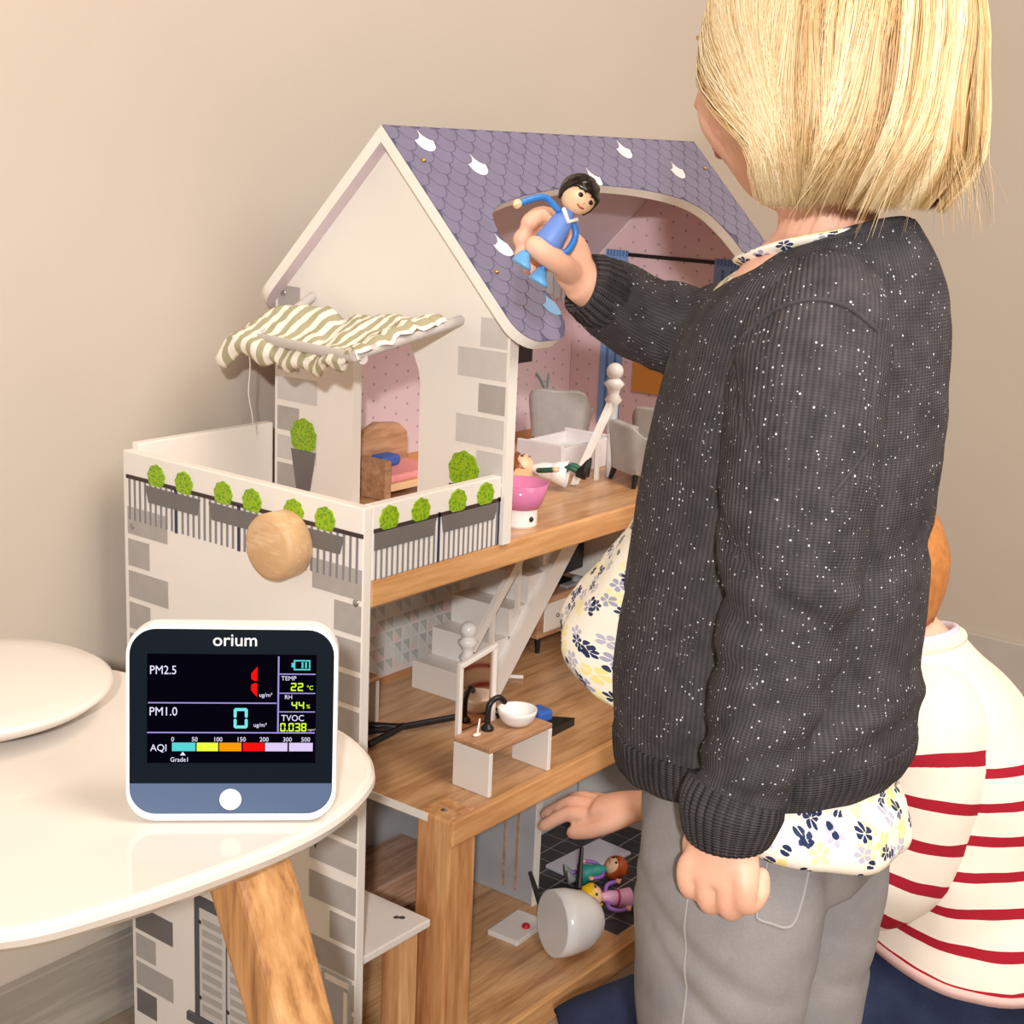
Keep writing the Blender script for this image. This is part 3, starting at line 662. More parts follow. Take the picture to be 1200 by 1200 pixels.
# --- bendy dolls
def doll(label, cat_, M, sc, skin, hair, top, limb, hand, shoe, arms, legs, skirt=None, collar=None, style='short', group='bendy toy dolls', band=None, knee=None):
    """doll of height 1 unit (scaled by sc), feet at origin, facing local -y"""
    o = thing('toy_doll', label, cat_, M.to_translation(), M.to_euler(), group, local=True)
    q = lambda vf: ([Vector(p) * sc for p in vf[0]], vf[1])
    hd = mesh('head', q(ball((0, 0, 0.80), 0.155, 0.145, 0.155, 24, 16)), skin, o, smooth=True)
    for sx in (-1, 1):
        mesh('eye', q(ball((sx * 0.058, -0.133, 0.800), 0.026, 0.014, 0.020, 12, 8)), 'eye_black', hd, smooth=True)
        mesh('eyebrow', q(tube([(sx * 0.03, -0.138, 0.838), (sx * 0.06, -0.134, 0.848), (sx * 0.092, -0.114, 0.838)], 0.0055, 6)), 'eye_black', hd)
    mesh('nose', q(ball((0, -0.146, 0.765), 0.014, 0.014, 0.014, 10, 6)), skin, hd, smooth=True)
    mesh('mouth', q(tube([(-0.035, -0.134, 0.722), (0, -0.138, 0.712), (0.035, -0.134, 0.722)], 0.006, 6)), 'mouth_red', hd)
    # hair: shell over the back and top of the head with a fringe
    V = []; Fc = []; n_, m_ = 32, 14
    for i in range(m_ + 1):
        for j in range(n_):
            w_ = 2 * PI * j / n_; front = max(0.0, -math.sin(w_))
            amax = (2.25 if style == 'short' else 2.6) - (0.98 if style == 'short' else 1.30) * front ** 0.8 + 0.10 * math.sin(w_ * 3)
            a = amax * i / m_; r_ = 0.178 + 0.008 * math.sin(7 * w_ + i)
            if style == 'long' and a > 1.6: r_ += 0.03 * (a - 1.6)
            V.append((r_ * math.sin(a) * math.cos(w_), r_ * math.sin(a) * math.sin(w_) + 0.012, 0.815 + r_ * math.cos(a)))
    for i in range(m_):
        for j in range(n_):
            k_ = (j + 1) % n_; Fc.append((i * n_ + j, (i + 1) * n_ + j, (i + 1) * n_ + k_, i * n_ + k_))
    h_ = mesh('hair', q((V, Fc)), hair, o, smooth=True); s_ = h_.modifiers.new('thick', 'SOLIDIFY'); s_.thickness = 0.016 * sc * 1.2; s_.offset = -1
    mesh('torso', q(lathe([(0.0, 0.30), (0.11, 0.30), (0.125, 0.34), (0.105, 0.45), (0.095, 0.55), (0.06, 0.63), (0.04, 0.67), (0.0, 0.67)], 24)), top, o, smooth=True)
    if collar: mesh('collar', q(cat(tube([(-0.075, -0.055, 0.625), (0, -0.098, 0.56), (0.075, -0.055, 0.625)], 0.020, 8))), collar, o, smooth=True)
    if skirt: mesh('skirt', q(lathe([(0.10, 0.44), (0.115, 0.42), (0.165, 0.24), (0.155, 0.24), (0.09, 0.42)], 24)), skirt, o, smooth=True)
    if band: mesh('belt', q(lathe([(0.112, 0.41), (0.122, 0.41), (0.119, 0.44), (0.107, 0.44)], 24)), band, o)
    for pts in arms:
        P_ = spl(pts, 5); a_ = mesh('arm', q(tube(P_, 0.030, 10)), limb, o, smooth=True)
        e_ = Vector(P_[-1]); d_ = (e_ - Vector(P_[-3])).normalized()
        mesh('hand', q(cat(ball(e_ + d_ * 0.045, 0.042, 0.030, 0.042, 14, 8), tube([e_ + d_ * 0.05, e_ + d_ * 0.09 + Vector((0.0, -0.02, 0.01))], 0.014, 8))), hand, a_, smooth=True)
    for pts in legs:
        P_ = spl(pts, 5); a_ = mesh('leg', q(tube(P_, 0.032, 10)), knee or limb, o, smooth=True)
        e_ = Vector(P_[-1])
        mesh('shoe', q(loft(smooth_secs([(e_ + Vector((0, 0, 0.05)), (0.042, 0, 0), (0, 0.042, 0)), (e_ + Vector((0, -0.02, 0.0)), (0.062, 0, 0), (0, 0.075, 0)), (e_ + Vector((0, -0.055, -0.055)), (0.085, 0, 0), (0, 0.120, 0)), (e_ + Vector((0, -0.055, -0.075)), (0.080, 0, 0), (0, 0.112, 0))], 3), 18)), shoe, a_, smooth=True)
    return o
def frame(loc, up, face, roll=0.0):
    """matrix whose local z is up and local -y is face"""
    z_ = Vector(up).normalized(); y_ = -(Vector(face) - z_ * Vector(face).dot(z_)).normalized(); x_ = y_.cross(z_)
    return Matrix(((x_.x, y_.x, z_.x, loc[0]), (x_.y, y_.y, z_.y, loc[1]), (x_.z, y_.z, z_.z, loc[2]), (0, 0, 0, 1)))
A_ = [[(-0.08, 0, 0.58), (-0.17, -0.02, 0.52), (-0.20, -0.05, 0.40)], [(0.08, 0, 0.58), (0.17, -0.02, 0.52), (0.20, -0.05, 0.40)]]
L_ = [[(-0.06, 0, 0.31), (-0.07, 0, 0.2), (-0.075, 0, 0.09)], [(0.06, 0, 0.31), (0.07, 0, 0.2), (0.075, 0, 0.09)]]

# the doll in the girl's hand
up = R_ * 0.56 + U_ * 0.83 - F_ * 0.05; face = -F_ * 0.85 + R_ * 0.30 - U_ * 0.45
feet = Vector((0.0, 0.0, 0.0))
HB = CAM + 1.178 * (F_ + R_ * ((617 - 600) / 1752) - U_ * ((322 - 600) / 1752))
doll('dark-haired toy doll in blue held up in the standing child\'s hand', 'doll', frame(HB, up, face), 0.092, 'doll_skin', 'hair_black', 'doll_blue', 'doll_azure', 'doll_skin', 'shoe_sky',
     [[(-0.09, 0, 0.60), (-0.24, 0.02, 0.62), (-0.34, 0.0, 0.55), (-0.42, -0.02, 0.46)], [(0.09, 0, 0.60), (0.17, -0.02, 0.52), (0.17, -0.06, 0.38), (0.12, -0.07, 0.30)]],
     [[(-0.06, 0, 0.31), (-0.10, -0.02, 0.20), (-0.13, -0.02, 0.10)], [(0.06, 0, 0.31), (0.09, 0, 0.18), (0.10, 0, 0.07)]], collar='doll_white')
# the doll lying on the top floor, soles towards the room's front
sx_ = Vector((0.62, -0.55, 0.0)); 
doll('doll with brown hair, white top and black shoes lying on the top floor', 'doll', frame((0.460, 0.074, Z3 + 0.018), (-0.30, 0.62, 0.06), (0.1, 0.0, 1.0)), 0.100, 'doll_skin', 'hair_brown', 'doll_white', 'doll_green', 'doll_skin', 'doll_black', A_,
     [[(-0.06, 0, 0.31), (-0.12, -0.10, 0.22), (-0.11, -0.05, 0.08)], [(0.06, 0, 0.31), (0.12, -0.10, 0.22), (0.14, -0.05, 0.08)]], skirt='doll_white')

# --- middle room
tv = thing('toy_tv_cabinet', 'low wooden toy cabinet with white drawers and black legs in the middle room', 'cabinet', (0.686, 0.282, Z2), local=True)
mesh('body', rbox(-0.072, 0.072, -0.034, 0.034, 0.022, 0.078, 0.0015), 'toy_wood', tv)
for a in ((-0.060, -0.004), (0.004, 0.066)):
    dr = mesh('drawer', rbox(a[0], a[1], -0.0365, -0.034, 0.030, 0.070, 0.0008, 1), 'white_panel', tv)
    mesh('knob', ball(((a[0] + a[1]) / 2, -0.038, 0.05), 0.003, 0.003, 0.003, 10, 6), 'screw_metal', dr, smooth=True)
legs4(tv, 0.060, 0.026, 0.023, 0.0048, 0.0034, 'black_plastic', 0.002)
te = thing('toy_television', 'black flat toy television standing on the wooden cabinet', 'television', (0.698, 0.288, Z2 + 0.078), local=True)
mesh('screen', rbox(-0.074, 0.070, -0.004, 0.006, 0.010, 0.112, 0.0015), 'black_plastic', te)
mesh('foot', rbox(-0.03, 0.03, -0.014, 0.014, 0.0, 0.004, 0.001), 'black_plastic', te)
mesh('neck', rbox(-0.008, 0.008, -0.002, 0.003, 0.004, 0.014, 0.0005, 1), 'black_plastic', te)
sb = thing('toy_soundbar', 'small grey toy dish with rounded lump on the tv cabinet', 'dish', (0.712, 0.260, Z2 + 0.078), local=True)
mesh('tray', rbox(-0.026, 0.026, -0.007, 0.007, 0, 0.005, 0.002), 'doll_grey', sb); mesh('lump', ball((0.006, 0, 0.007), 0.009, 0.006, 0.006, 14, 8), 'doll_grey', sb, smooth=True)

va = thing('toy_washstand', 'white toy washstand with wooden top, round basin and mirror frame', 'washstand', (0.264, 0.034, Z2), (0, 0, math.radians(-2)), local=True)
hw, dd, hh = 0.0535, 0.024, 0.056
mesh('top', rbox(-hw, hw, -dd - 0.004, dd, hh - 0.006, hh, 0.0012), 'toy_wood', va)
for sx in (-1, 1): mesh('side_panel', rbox(sx * hw - (0.006 if sx > 0 else 0), sx * hw + (0.006 if sx < 0 else 0), -dd - 0.004, dd, 0, hh - 0.006, 0.001), 'white_panel', va)
mesh('apron', rbox(-hw + 0.006, hw - 0.006, dd - 0.006, dd, 0.024, hh - 0.006, 0.0006, 1), 'white_panel', va)
mr = mesh('mirror_frame', cat(rbox(-0.046, -0.040, dd, dd + 0.006, 0.02, 0.132, 0.001), rbox(0.010, 0.016, dd, dd + 0.006, 0.02, 0.142, 0.001), xform(rbox(-0.031, 0.031, -0.003, 0.003, -0.003, 0.003, 0.001), Matrix.Translation((-0.015, dd + 0.003, 0.137)) @ Matrix.Rotation(math.radians(-10), 4, 'Y'))), 'white_panel', va)
mesh('mirror_pane', prism([(-0.040, 0.056), (0.010, 0.056), (0.010, 0.141), (-0.040, 0.132)], 'y', dd + 0.003, dd + 0.005), 'mirror_bronze', mr)
mesh('basin', lathe([(0.0, 0.0), (0.012, 0.0), (0.0185, 0.006), (0.0215, 0.014), (0.022, 0.0185), (0.0205, 0.0185), (0.019, 0.013), (0.010, 0.005), (0.0, 0.004)], 36, (0.022, -0.002, hh)), 'white_gloss', va, smooth=True)
fc = mesh('tap', tube(spl([(-0.014, 0.010, hh), (-0.014, 0.010, hh + 0.022), (-0.010, 0.009, hh + 0.032), (-0.001, 0.006, hh + 0.035), (0.006, 0.004, hh + 0.029)], 5), 0.0034, 10), 'black_plastic', va, smooth=True)
mesh('tap_base', lathe([(0.0072, hh), (0.0072, hh + 0.003), (0.0035, hh + 0.007)], 16, (-0.014, 0.010, 0)), 'black_plastic', fc)
mesh('soap', cat(ball((-0.036, 0.006, hh + 0.002), 0.006, 0.0035, 0.002, 12, 6), tube([(-0.034, 0.007, hh + 0.003), (-0.024, 0.013, hh + 0.014)], 0.0012, 6)), 'white_gloss', va, smooth=True)

kk = thing('toy_chair_frame', 'black forked toy chair legs lying on the middle room floor', 'chair legs', (0.282, 0.192, Z2), local=True)
for a, b in (((0.062, -0.030, 0.012), (-0.005, 0.0, 0.010)), ((-0.005, 0.0, 0.010), (-0.05, 0.055, 0.012)), ((-0.005, 0.0, 0.010), (-0.062, 0.0, 0.005)), ((0.0, 0.0, 0.010), (-0.052, 0.035, 0.005))):
    mesh('leg', rod(a, b, 0.0040, None, 12), 'black_plastic', kk)
wc = thing('toy_stool', 'white toy stool with a wooden top just behind the facade edge', 'stool', (0.266, 0.262, Z2), local=True)
mesh('seat', rbox(-0.022, 0.022, -0.024, 0.024, 0.052, 0.060, 0.003), 'toy_wood', wc)
for sx in (-1, 1): mesh('side_panel', rbox(sx * 0.020 - 0.003, sx * 0.020 + 0.003, -0.022, 0.022, 0, 0.052, 0.001), 'white_panel', wc)
dp = thing('toy_dustpan', 'black triangular toy dustpan with blue block behind the washstand', 'dustpan', (0.386, 0.092, Z2), (0, 0, math.radians(-12)), local=True)
mesh('pan', cat(prism([(-0.006, 0.048), (0.062, -0.018), (0.014, -0.030)], 'z', 0.0, 0.010)), 'black_plastic', dp)
mesh('handle', tube(spl([(0.0, 0.040, 0.008), (-0.012, 0.052, 0.013), (-0.024, 0.062, 0.013)], 4), 0.005, 10), 'black_plastic', dp, smooth=True)
mesh('block', rbox(0.012, 0.034, -0.010, 0.016, 0.010, 0.024, 0.003), 'blue_plastic', dp)
mesh('ball', ball((-0.006, 0.026, 0.018), 0.009), 'white_gloss', dp, smooth=True)
o = thing('wooden_stick', 'thin white toy stick lying at the foot of the staircase', 'stick', (0.513, 0.222, Z2), local=True)
mesh('stick', rod((-0.012, 0.016, 0.003), (0.014, -0.018, 0.003), 0.0028), 'white_panel', o)

# --- ground floor
cb = thing('toy_sideboard', 'brown wooden toy sideboard with black legs on the ground floor', 'sideboard', (0.335, 0.285, Z1), local=True)
mesh('body', rbox(-0.095, 0.095, -0.043, 0.040, 0.020, 0.066, 0.0015), 'toy_brown', cb)
for z0 in (0.025, 0.044):
    dr = mesh('drawer', rbox(-0.085, 0.085, -0.0445, -0.043, z0, z0 + 0.016, 0.0006, 1), 'toy_brown', cb)
    mesh('drawer_lip', rbox(-0.085, 0.085, -0.0452, -0.0445, z0 + 0.0145, z0 + 0.016, 0.0002, 1), 'toy_wood', dr)
legs4(cb, 0.082, 0.030, 0.021, 0.0048, 0.003, 'black_plastic', 0.004)
pl = thing('toy_plaque', 'small white square toy plaque with a red dot on the ground floor', 'plaque', (0.428, 0.120, Z1), (0, 0, math.radians(3)), local=True)
mesh('board', rbox(-0.034, 0.034, -0.022, 0.024, 0, 0.007, 0.001), 'white_panel', pl)
mesh('red_knob', ball((0.002, -0.010, 0.0085), 0.0055, 0.0055, 0.004, 14, 8), 'red_dot', pl, smooth=True)
eg = thing('toy_egg_chair', 'white egg-shaped toy chair tipped on its side with black legs', 'chair', (0.424, 0.046, Z1 + 0.041), local=True)
Mx = frame((0, 0, 0), Vector((0.845, -0.42, -0.10)), (0, 0, 1)).to_3x3().to_4x4() @ Matrix.Scale(1.12, 4)
mesh('shell', xform(lathe([(0.0, 0.046), (0.012, 0.044), (0.024, 0.036), (0.033, 0.020), (0.037, 0.0), (0.0365, -0.016), (0.0345, -0.016), (0.035, 0.0), (0.031, 0.018), (0.022, 0.033), (0.010, 0.041), (0.0, 0.043)], 36), Mx), 'white_gloss', eg, smooth=True)
mesh('seat_disc', xform(lathe([(0, -0.0166), (0.0355, -0.0162), (0.0362, -0.010), (0, -0.004)], 36), Mx), 'white_gloss', eg, smooth=False)
for a, b in (((0.008, 0.036, -0.012), (0.012, 0.066, 0.040)), ((0.040, 0.010, 0.026), (0.072, 0.030, 0.064)), ((0.020, 0.028, -0.02), (0.052, 0.070, -0.030)), ((0.034, 0.010, -0.01), (0.080, 0.040, -0.032))):
    mesh('leg', rod(a, b, 0.0046, 0.0026, 10), 'black_plastic', eg)
o = thing('toy_door', 'pale lilac toy door lying flat on the black tiles', 'door', (0.640, 0.165, Z1 + 0.002), (0, 0, math.radians(-4)), local=True)
mesh('board', rbox(-0.058, 0.060, -0.034, 0.024, 0, 0.005, 0.001), 'lilac_board', o); mesh('board_rib', rbox(-0.05, 0.052, -0.030, -0.026, 0.005, 0.007, 0.0005, 1), 'lilac_board', o)
o = thing('toy_cupboard', 'pale blue-grey toy cupboard at the back of the tiled room', 'cupboard', (0.64, 0.292, Z1 + 0.002), local=True)
mesh('body', rbox(-0.10, 0.11, -0.036, 0.036, 0, 0.07, 0.002), 'sky_print', o); mesh('top', rbox(-0.104, 0.114, -0.040, 0.037, 0.07, 0.076, 0.001), 'white_panel', o)
for x in (-0.05, 0.055): dr = mesh('door', rbox(x - 0.045, x + 0.045, -0.038, -0.036, 0.006, 0.064, 0.0006, 1), 'white_panel', o); mesh('knob', ball((x, -0.039, 0.04), 0.003), 'screw_metal', dr)
doll('doll with orange hair and teal dress lying on the black tiles', 'doll', frame((0.551, 0.137, Z1 + 0.020), (0.55, -0.44, 0.10), (-0.2, -0.1, 1.0)), 0.088, 'doll_skin', 'hair_orange', 'doll_teal', 'doll_lilac', 'doll_blush', 'doll_grey', A_, L_, skirt='doll_teal', style='long')
doll('doll with yellow hair and pink dress lying on the black tiles', 'doll', frame((0.572, 0.026, Z1 + 0.018), (-0.52, 0.36, 0.14), (-0.35, -0.35, 0.85)), 0.092, 'doll_skin', 'hair_yellow', 'doll_pink', 'doll_lilac', 'doll_blush', 'shoe_blue',
     [[(-0.08, 0, 0.58), (-0.19, -0.03, 0.58), (-0.24, -0.06, 0.46), (-0.22, -0.08, 0.36)], [(0.08, 0, 0.58), (0.19, -0.02, 0.54), (0.23, -0.05, 0.42)]], L_, skirt='doll_pink', style='long', band='doll_magenta')
# ------------------------------------------------------------------ side table, dish and air monitor
TZ = 0.55
tb = thing('side_table', 'low white side table with rounded top and splayed wooden legs', 'table', (-0.354, -0.043, 0))
tc = (-0.354, -0.043)
mp = [(-0.198, 0.104), (-0.176, 0.02), (-0.158, -0.07), (-0.160, -0.123), (-0.168, -0.156), (-0.185, -0.187), (-0.213, -0.214), (-0.256, -0.233), (-0.300, -0.241), (-0.356, -0.240), (-0.443, -0.228), (-0.516, -0.203), (-0.562, -0.135), (-0.572, -0.043), (-0.548, 0.06), (-0.478, 0.142), (-0.39, 0.172), (-0.29, 0.158), (-0.198, 0.104)]
ol = spl(mp, 5)[:-1]
def inset(pl, d):
    return [(tc[0] + (x - tc[0]) * (1 - d / 0.21), tc[1] + (y - tc[1]) * (1 - d / 0.21)) for x, y in pl]
lay = [(0.030, TZ - 0.020), (0.010, TZ - 0.019), (0.003, TZ - 0.013), (0.0, TZ - 0.007), (0.0006, TZ - 0.003), (0.003, TZ - 0.0006), (0.006, TZ)]
n = len(ol); V = []; Fc = []
for d, z in lay: V += [(x, y, z) for x, y in inset(ol, d)]
for i in range(len(lay) - 1):
    for j in range(n): k = (j + 1) % n; Fc.append((i * n + j, i * n + k, (i + 1) * n + k, (i + 1) * n + j))
Fc += [list(range(n))[::-1], [(len(lay) - 1) * n + j for j in range(n)]]
plain('table_lacquer', (222, 214, 205), 0.10, 0.5, 0.01)
mesh('tabletop', (V, Fc), 'table_lacquer', tb, smooth=False)
def table_leg(tx, ty, dx, dy):
    # rectangular tapered leg, splayed
    a = Vector((tx, ty, TZ - 0.019)); b = Vector((tx + dx, ty + dy, 0.0)); d = Vector((dx, dy, 0)).normalized(); s = Vector((-d.y, d.x, 0))
    secs = []
    for f_, w_, t_ in ((0, 0.0215, 0.017), (0.03, 0.022, 0.0175), (0.5, 0.019, 0.0155), (0.97, 0.0135, 0.012), (1, 0.013, 0.0115)):
        c_ = a.lerp(b, f_); secs.append((c_, s * w_ * 1.13, d * t_ * 1.13))
    return mesh('leg', loft(secs, 24, e=7.0)[:2], 'acacia', tb, smooth=False)
table_leg(-0.336, -0.215, 0.012, -0.205)
table_leg(-0.50, -0.02, -0.16, 0.0); table_leg(-0.40, 0.12, -0.10, 0.13)
tb2 = mesh('apron', rbox(-0.42, -0.30, -0.16, 0.10, TZ - 0.034, TZ - 0.0195, 0.003), 'acacia', tb)

ds = thing('dish', 'shallow white round dish resting at the left end of the table', 'dish', (-0.342, 0.094, TZ))
mesh('bowl', lathe([(0.0, 0.001), (0.055, 0.0005), (0.072, 0.004), (0.098, 0.016), (0.108, 0.024), (0.1085, 0.027), (0.105, 0.0285), (0.08, 0.031), (0.04, 0.033), (0.0, 0.0335)], 72, (-0.342, 0.094, TZ)), 'table_lacquer', ds, smooth=True)

plain('device_white', (246, 246, 246), 0.3, 0.5, 0.01); plain('device_glass', (8, 18, 28), 0.3, 0.12, 0.02); plain('device_slate', (70, 90, 122), 0.35, 0.5, 0.03); plain('device_button', (232, 232, 234), 0.4, 0.4, 0.01)
plain('logo_white', (238, 240, 240), 0.5)
def glow(name, rgb, s=1.0):
    t = NT(name, 0.5, 0.0); c_ = srgb(*rgb); t.col((0, 0, 0, 1)); t.b.inputs['Emission Color'].default_value = c_; t.b.inputs['Emission Strength'].default_value = s
glow('lcd_dark', (6, 4, 14)); glow('lcd_white', (232, 228, 255)); glow('lcd_red', (255, 16, 16)); glow('lcd_cyan', (120, 226, 226)); glow('lcd_lime', (214, 250, 60)); glow('lcd_orange', (255, 150, 0)); glow('lcd_lilac', (216, 198, 240)); glow('lcd_line', (160, 146, 216)); glow('lcd_turq', (86, 206, 206)); glow('lcd_yellow', (232, 255, 60))
# frame: local x to the right, y up, z out of the screen
bl, br = Vector((-0.3702, -0.1352, TZ)), Vector((-0.2745, -0.2365, TZ))
ex = (br - bl); DW = ex.length; ex.normalize()
nrm = (CAM - (bl + br) / 2); nrm.z = 0; nrm = (nrm - ex * nrm.dot(ex)).normalized()
tilt = math.radians(7); ey = (Vector((0, 0, 1)) * math.cos(tilt) - nrm * math.sin(tilt)).normalized(); ez = ex.cross(ey)
org = bl + ez * 0.014
dv = thing('air_monitor', 'white square air quality monitor with black lit screen standing on the table', 'monitor', ((bl + br) / 2))
MD = Matrix(((ex.x, ey.x, ez.x, org.x), (ex.y, ey.y, ez.y, org.y), (ex.z, ey.z, ez.z, org.z), (0, 0, 0, 1)))
DH = DW * 0.955
def rr(x0, x1, y0, y1, r, n=8):
    return corner(x1 - r, y1 - r, r, 0, PI / 2, n) + corner(x0 + r, y1 - r, r, PI / 2, PI, n) + corner(x0 + r, y0 + r, r, PI, 1.5 * PI, n) + corner(x1 - r, y0 + r, r, 1.5 * PI, 2 * PI, n)
def dpris(pl, z0, z1): return xform(prism(pl, 'z', z0, z1), MD)
b0 = DW / 240.0   # one unit = one 240th of the width
def lay_body():
    V = []; Fc = []; L = [(3, -0.026), (0.5, -0.024), (0, -0.020), (0, -0.004), (1, -0.0012), (3, 0.0)]
    for ins, z in L:
        V += [MD @ Vector((x, y, z)) for x, y in rr(ins * b0, DW - ins * b0, ins * b0 + (0.0 if z > -0.015 else 0.003), DH - ins * b0, 34 * b0 - ins * b0 * 0.5, 8)]
    n = len(V) // len(L)
    for i in range(len(L) - 1):
        for j in range(n): k = (j + 1) % n; Fc.append((i * n + j, i * n + k, (i + 1) * n + k, (i + 1) * n + j))
    return V, Fc + [list(range(n))[::-1], [(len(L) - 1) * n + j for j in range(n)]]
mesh('case', lay_body(), 'device_white', dv)
# front glass and lower slate band share a rounded outline
ys = 46 * b0
gl = mesh('front_glass', dpris([(235 * b0, ys)] + corner(205 * b0, 196 * b0, 30 * b0, 0, PI / 2, 10) + corner(35 * b0, 196 * b0, 30 * b0, PI / 2, PI, 10) + [(5 * b0, ys)], -0.001, 0.0006), 'device_glass', dv)
mesh('slate_band', dpris([(5 * b0, ys)] + corner(35 * b0, 40 * b0, 30 * b0, PI, 1.5 * PI, 10) + corner(205 * b0, 40 * b0, 30 * b0, 1.5 * PI, 2 * PI, 10) + [(235 * b0, ys)], -0.001, 0.0006), 'device_slate', dv)
mesh('button', xform(lathe([(0, 0.0016), (11.5 * b0, 0.0016), (12.5 * b0, 0.0010), (12.5 * b0, 0.0), (0, 0)], 40, (119 * b0, 27 * b0, 0)), MD), 'device_button', dv)
def TM(x, y, z=0.0011): return MD @ Matrix.Translation((x, y, z))
# picture px (x 150..392, y 735..962) -> device units
def ux(px): return (px - 151) * 240 / 241.0 * b0
def uy(py): return (961 - py) * 229.0 / 231.0 * b0
def txt(s, px, py, size, mat, al='LEFT', bold=0.0, xs=1.0): text('lettering', s, size * b0, TM(ux(px), uy(py)), mat, dv if mat == 'logo_white' else sc_, al, bold * b0, 0.00005, xs)
sc_ = mesh('display', dpris([(ux(176), uy(890)), (ux(367), uy(890)), (ux(367), uy(762)), (ux(176), uy(762))], 0.0006, 0.0009), 'lcd_dark', dv)
def bar(x0, x1, y0, y1, mat, name='display_line'):
    return mesh(name, dpris([(ux(x0), uy(y1)), (ux(x1), uy(y1)), (ux(x1), uy(y0)), (ux(x0), uy(y0))], 0.0009, 0.0011), mat, sc_)
txt('orium', 249, 752, 20.5, 'logo_white', 'LEFT', 0.10, 1.02)
txt('PM2.5', 178.5, 785.5, 14.2, 'lcd_white', 'LEFT', 0.0, 0.86); txt('PM1.0', 178.0, 834, 14.2, 'lcd_white', 'LEFT', 0.0, 0.90)
for a in ((177, 322, 818.4, 819.8), (176, 366, 853.4, 854.8), (323, 324.8, 764, 854.5), (325, 366, 784, 785.3), (325, 366, 806.6, 807.8), (325, 366, 828.6, 829.8)): bar(*a, 'lcd_line')
# seven-segment digits
def seg(ch, px, py, w_, h_, t_, mat):
    on = {'0': 'abcdef', '1': 'bc', '2': 'abged', '3': 'abgcd', '4': 'fgbc', '8': 'abcdefg'}[ch]
    g = t_ * 0.18
    xs_ = (px, px + w_); ym = py + h_ / 2
    R = {'a': (px + g, px + w_ - g, py, py + t_), 'g': (px + g + t_ * .4, px + w_ - g - t_ * .4, ym - t_ / 2, ym + t_ / 2), 'd': (px + g, px + w_ - g, py + h_ - t_, py + h_),
         'f': (px, px + t_, py + g, ym - g), 'b': (px + w_ - t_, px + w_, py + g, ym - g), 'e': (px, px + t_, ym + g, py + h_ - g), 'c': (px + w_ - t_, px + w_, ym + g, py + h_ - g)}
    P_ = []
    for k in on:
        x0, x1, y0, y1 = R[k]; c_ = t_ * 0.35
        pl = [(x0 + c_, y0), (x1 - c_, y0), (x1, y0 + c_), (x1, y1 - c_), (x1 - c_, y1), (x0 + c_, y1), (x0, y1 - c_), (x0, y0 + c_)]
        P_.append(dpris([(ux(a), uy(b)) for a, b in pl][::-1], 0.0009, 0.0011))
    mesh('digit', cat(*P_), mat, sc_)
for pl in ([(300, 776), (300, 792.5), (297.5, 793), (293, 790.5), (293, 784)], [(300, 796), (300, 812), (293, 804), (293, 797.5), (297.5, 795.2)]):
    mesh('digit', dpris([(ux(a), uy(b)) for a, b in pl][::-1], 0.0009, 0.0011), 'lcd_red', sc_)
seg('0', 273.5, 825, 16, 24, 3.4, 'lcd_cyan')
for q, c_ in enumerate('22'): seg(c_, 338 + q * 7.8, 795, 6.4, 9.5, 1.5, 'lcd_lime')
for q, c_ in enumerate('44'): seg(c_, 339 + q * 8, 817, 6.6, 9.0, 1.5, 'lcd_lime')
for q, c_ in enumerate('0038'):
    seg(c_, (326.5, 336, 343.2, 350.4)[q], 842.5, 6.0, 10, 1.5, 'lcd_lime')
bar(333.6, 335.0, 851, 852.5, 'lcd_lime', 'digit')
txt('°C', 356, 803, 7, 'lcd_lime', 'LEFT', 0.04); txt('%', 356, 825, 6.5, 'lcd_lime', 'LEFT', 0.04)
txt('TEMP', 327, 792, 7.2, 'lcd_white', 'LEFT', 0.0); txt('RH', 331, 814, 6.8, 'lcd_white', 'LEFT', 0.0); txt('TVOC', 327.5, 840, 10.2, 'lcd_white', 'LEFT', 0.0, 0.94)
txt('ug/m³', 302, 811.5, 6.6, 'lcd_white', 'LEFT', 0.0); txt('ug/m³', 296, 847, 6.6, 'lcd_white', 'LEFT', 0.0); txt('mg/m³', 358, 851.5, 3.4, 'lcd_white')
txt('AQI', 179.5, 876, 11.5, 'lcd_white', 'LEFT', 0.0, 0.95); txt('Grade1', 202, 888.5, 7.6, 'lcd_white', 'LEFT', 0.0, 0.92)
for s_, x in (('0', 203), ('50', 226), ('100', 250.5), ('150', 277), ('200', 303), ('300', 329.5), ('500', 350.5)): txt(s_, x, 864.5, 7.4, 'lcd_white', 'LEFT', 0.0, 0.95)
for x0, x1, m_ in ((204, 230.5, 'lcd_turq'), (232, 256, 'lcd_yellow'), (257.5, 282.5, 'lcd_orange'), (284.5, 308.5, 'lcd_red'), (309.5, 335, 'lcd_lilac'), (337, 364, 'lcd_lilac')): bar(x0, x1, 866, 876, m_, 'scale_block')
mesh('pointer', dpris([(ux(213), uy(881)), (ux(219.5), uy(881)), (ux(216.3), uy(876.8))], 0.0009, 0.0011), 'lcd_white', sc_)
bat = [(338, 342.6, 769, 779.5)]
for a in ((342, 360, 768, 769.6), (342, 360, 778.4, 780), (358.4, 360, 768, 780), (341, 342.8, 768, 780), (338.5, 341, 771.5, 776.5), (350, 352, 770.5, 777.5), (354, 356, 770.5, 777.5)): bar(*a, 'lcd_turq', 'battery_icon')
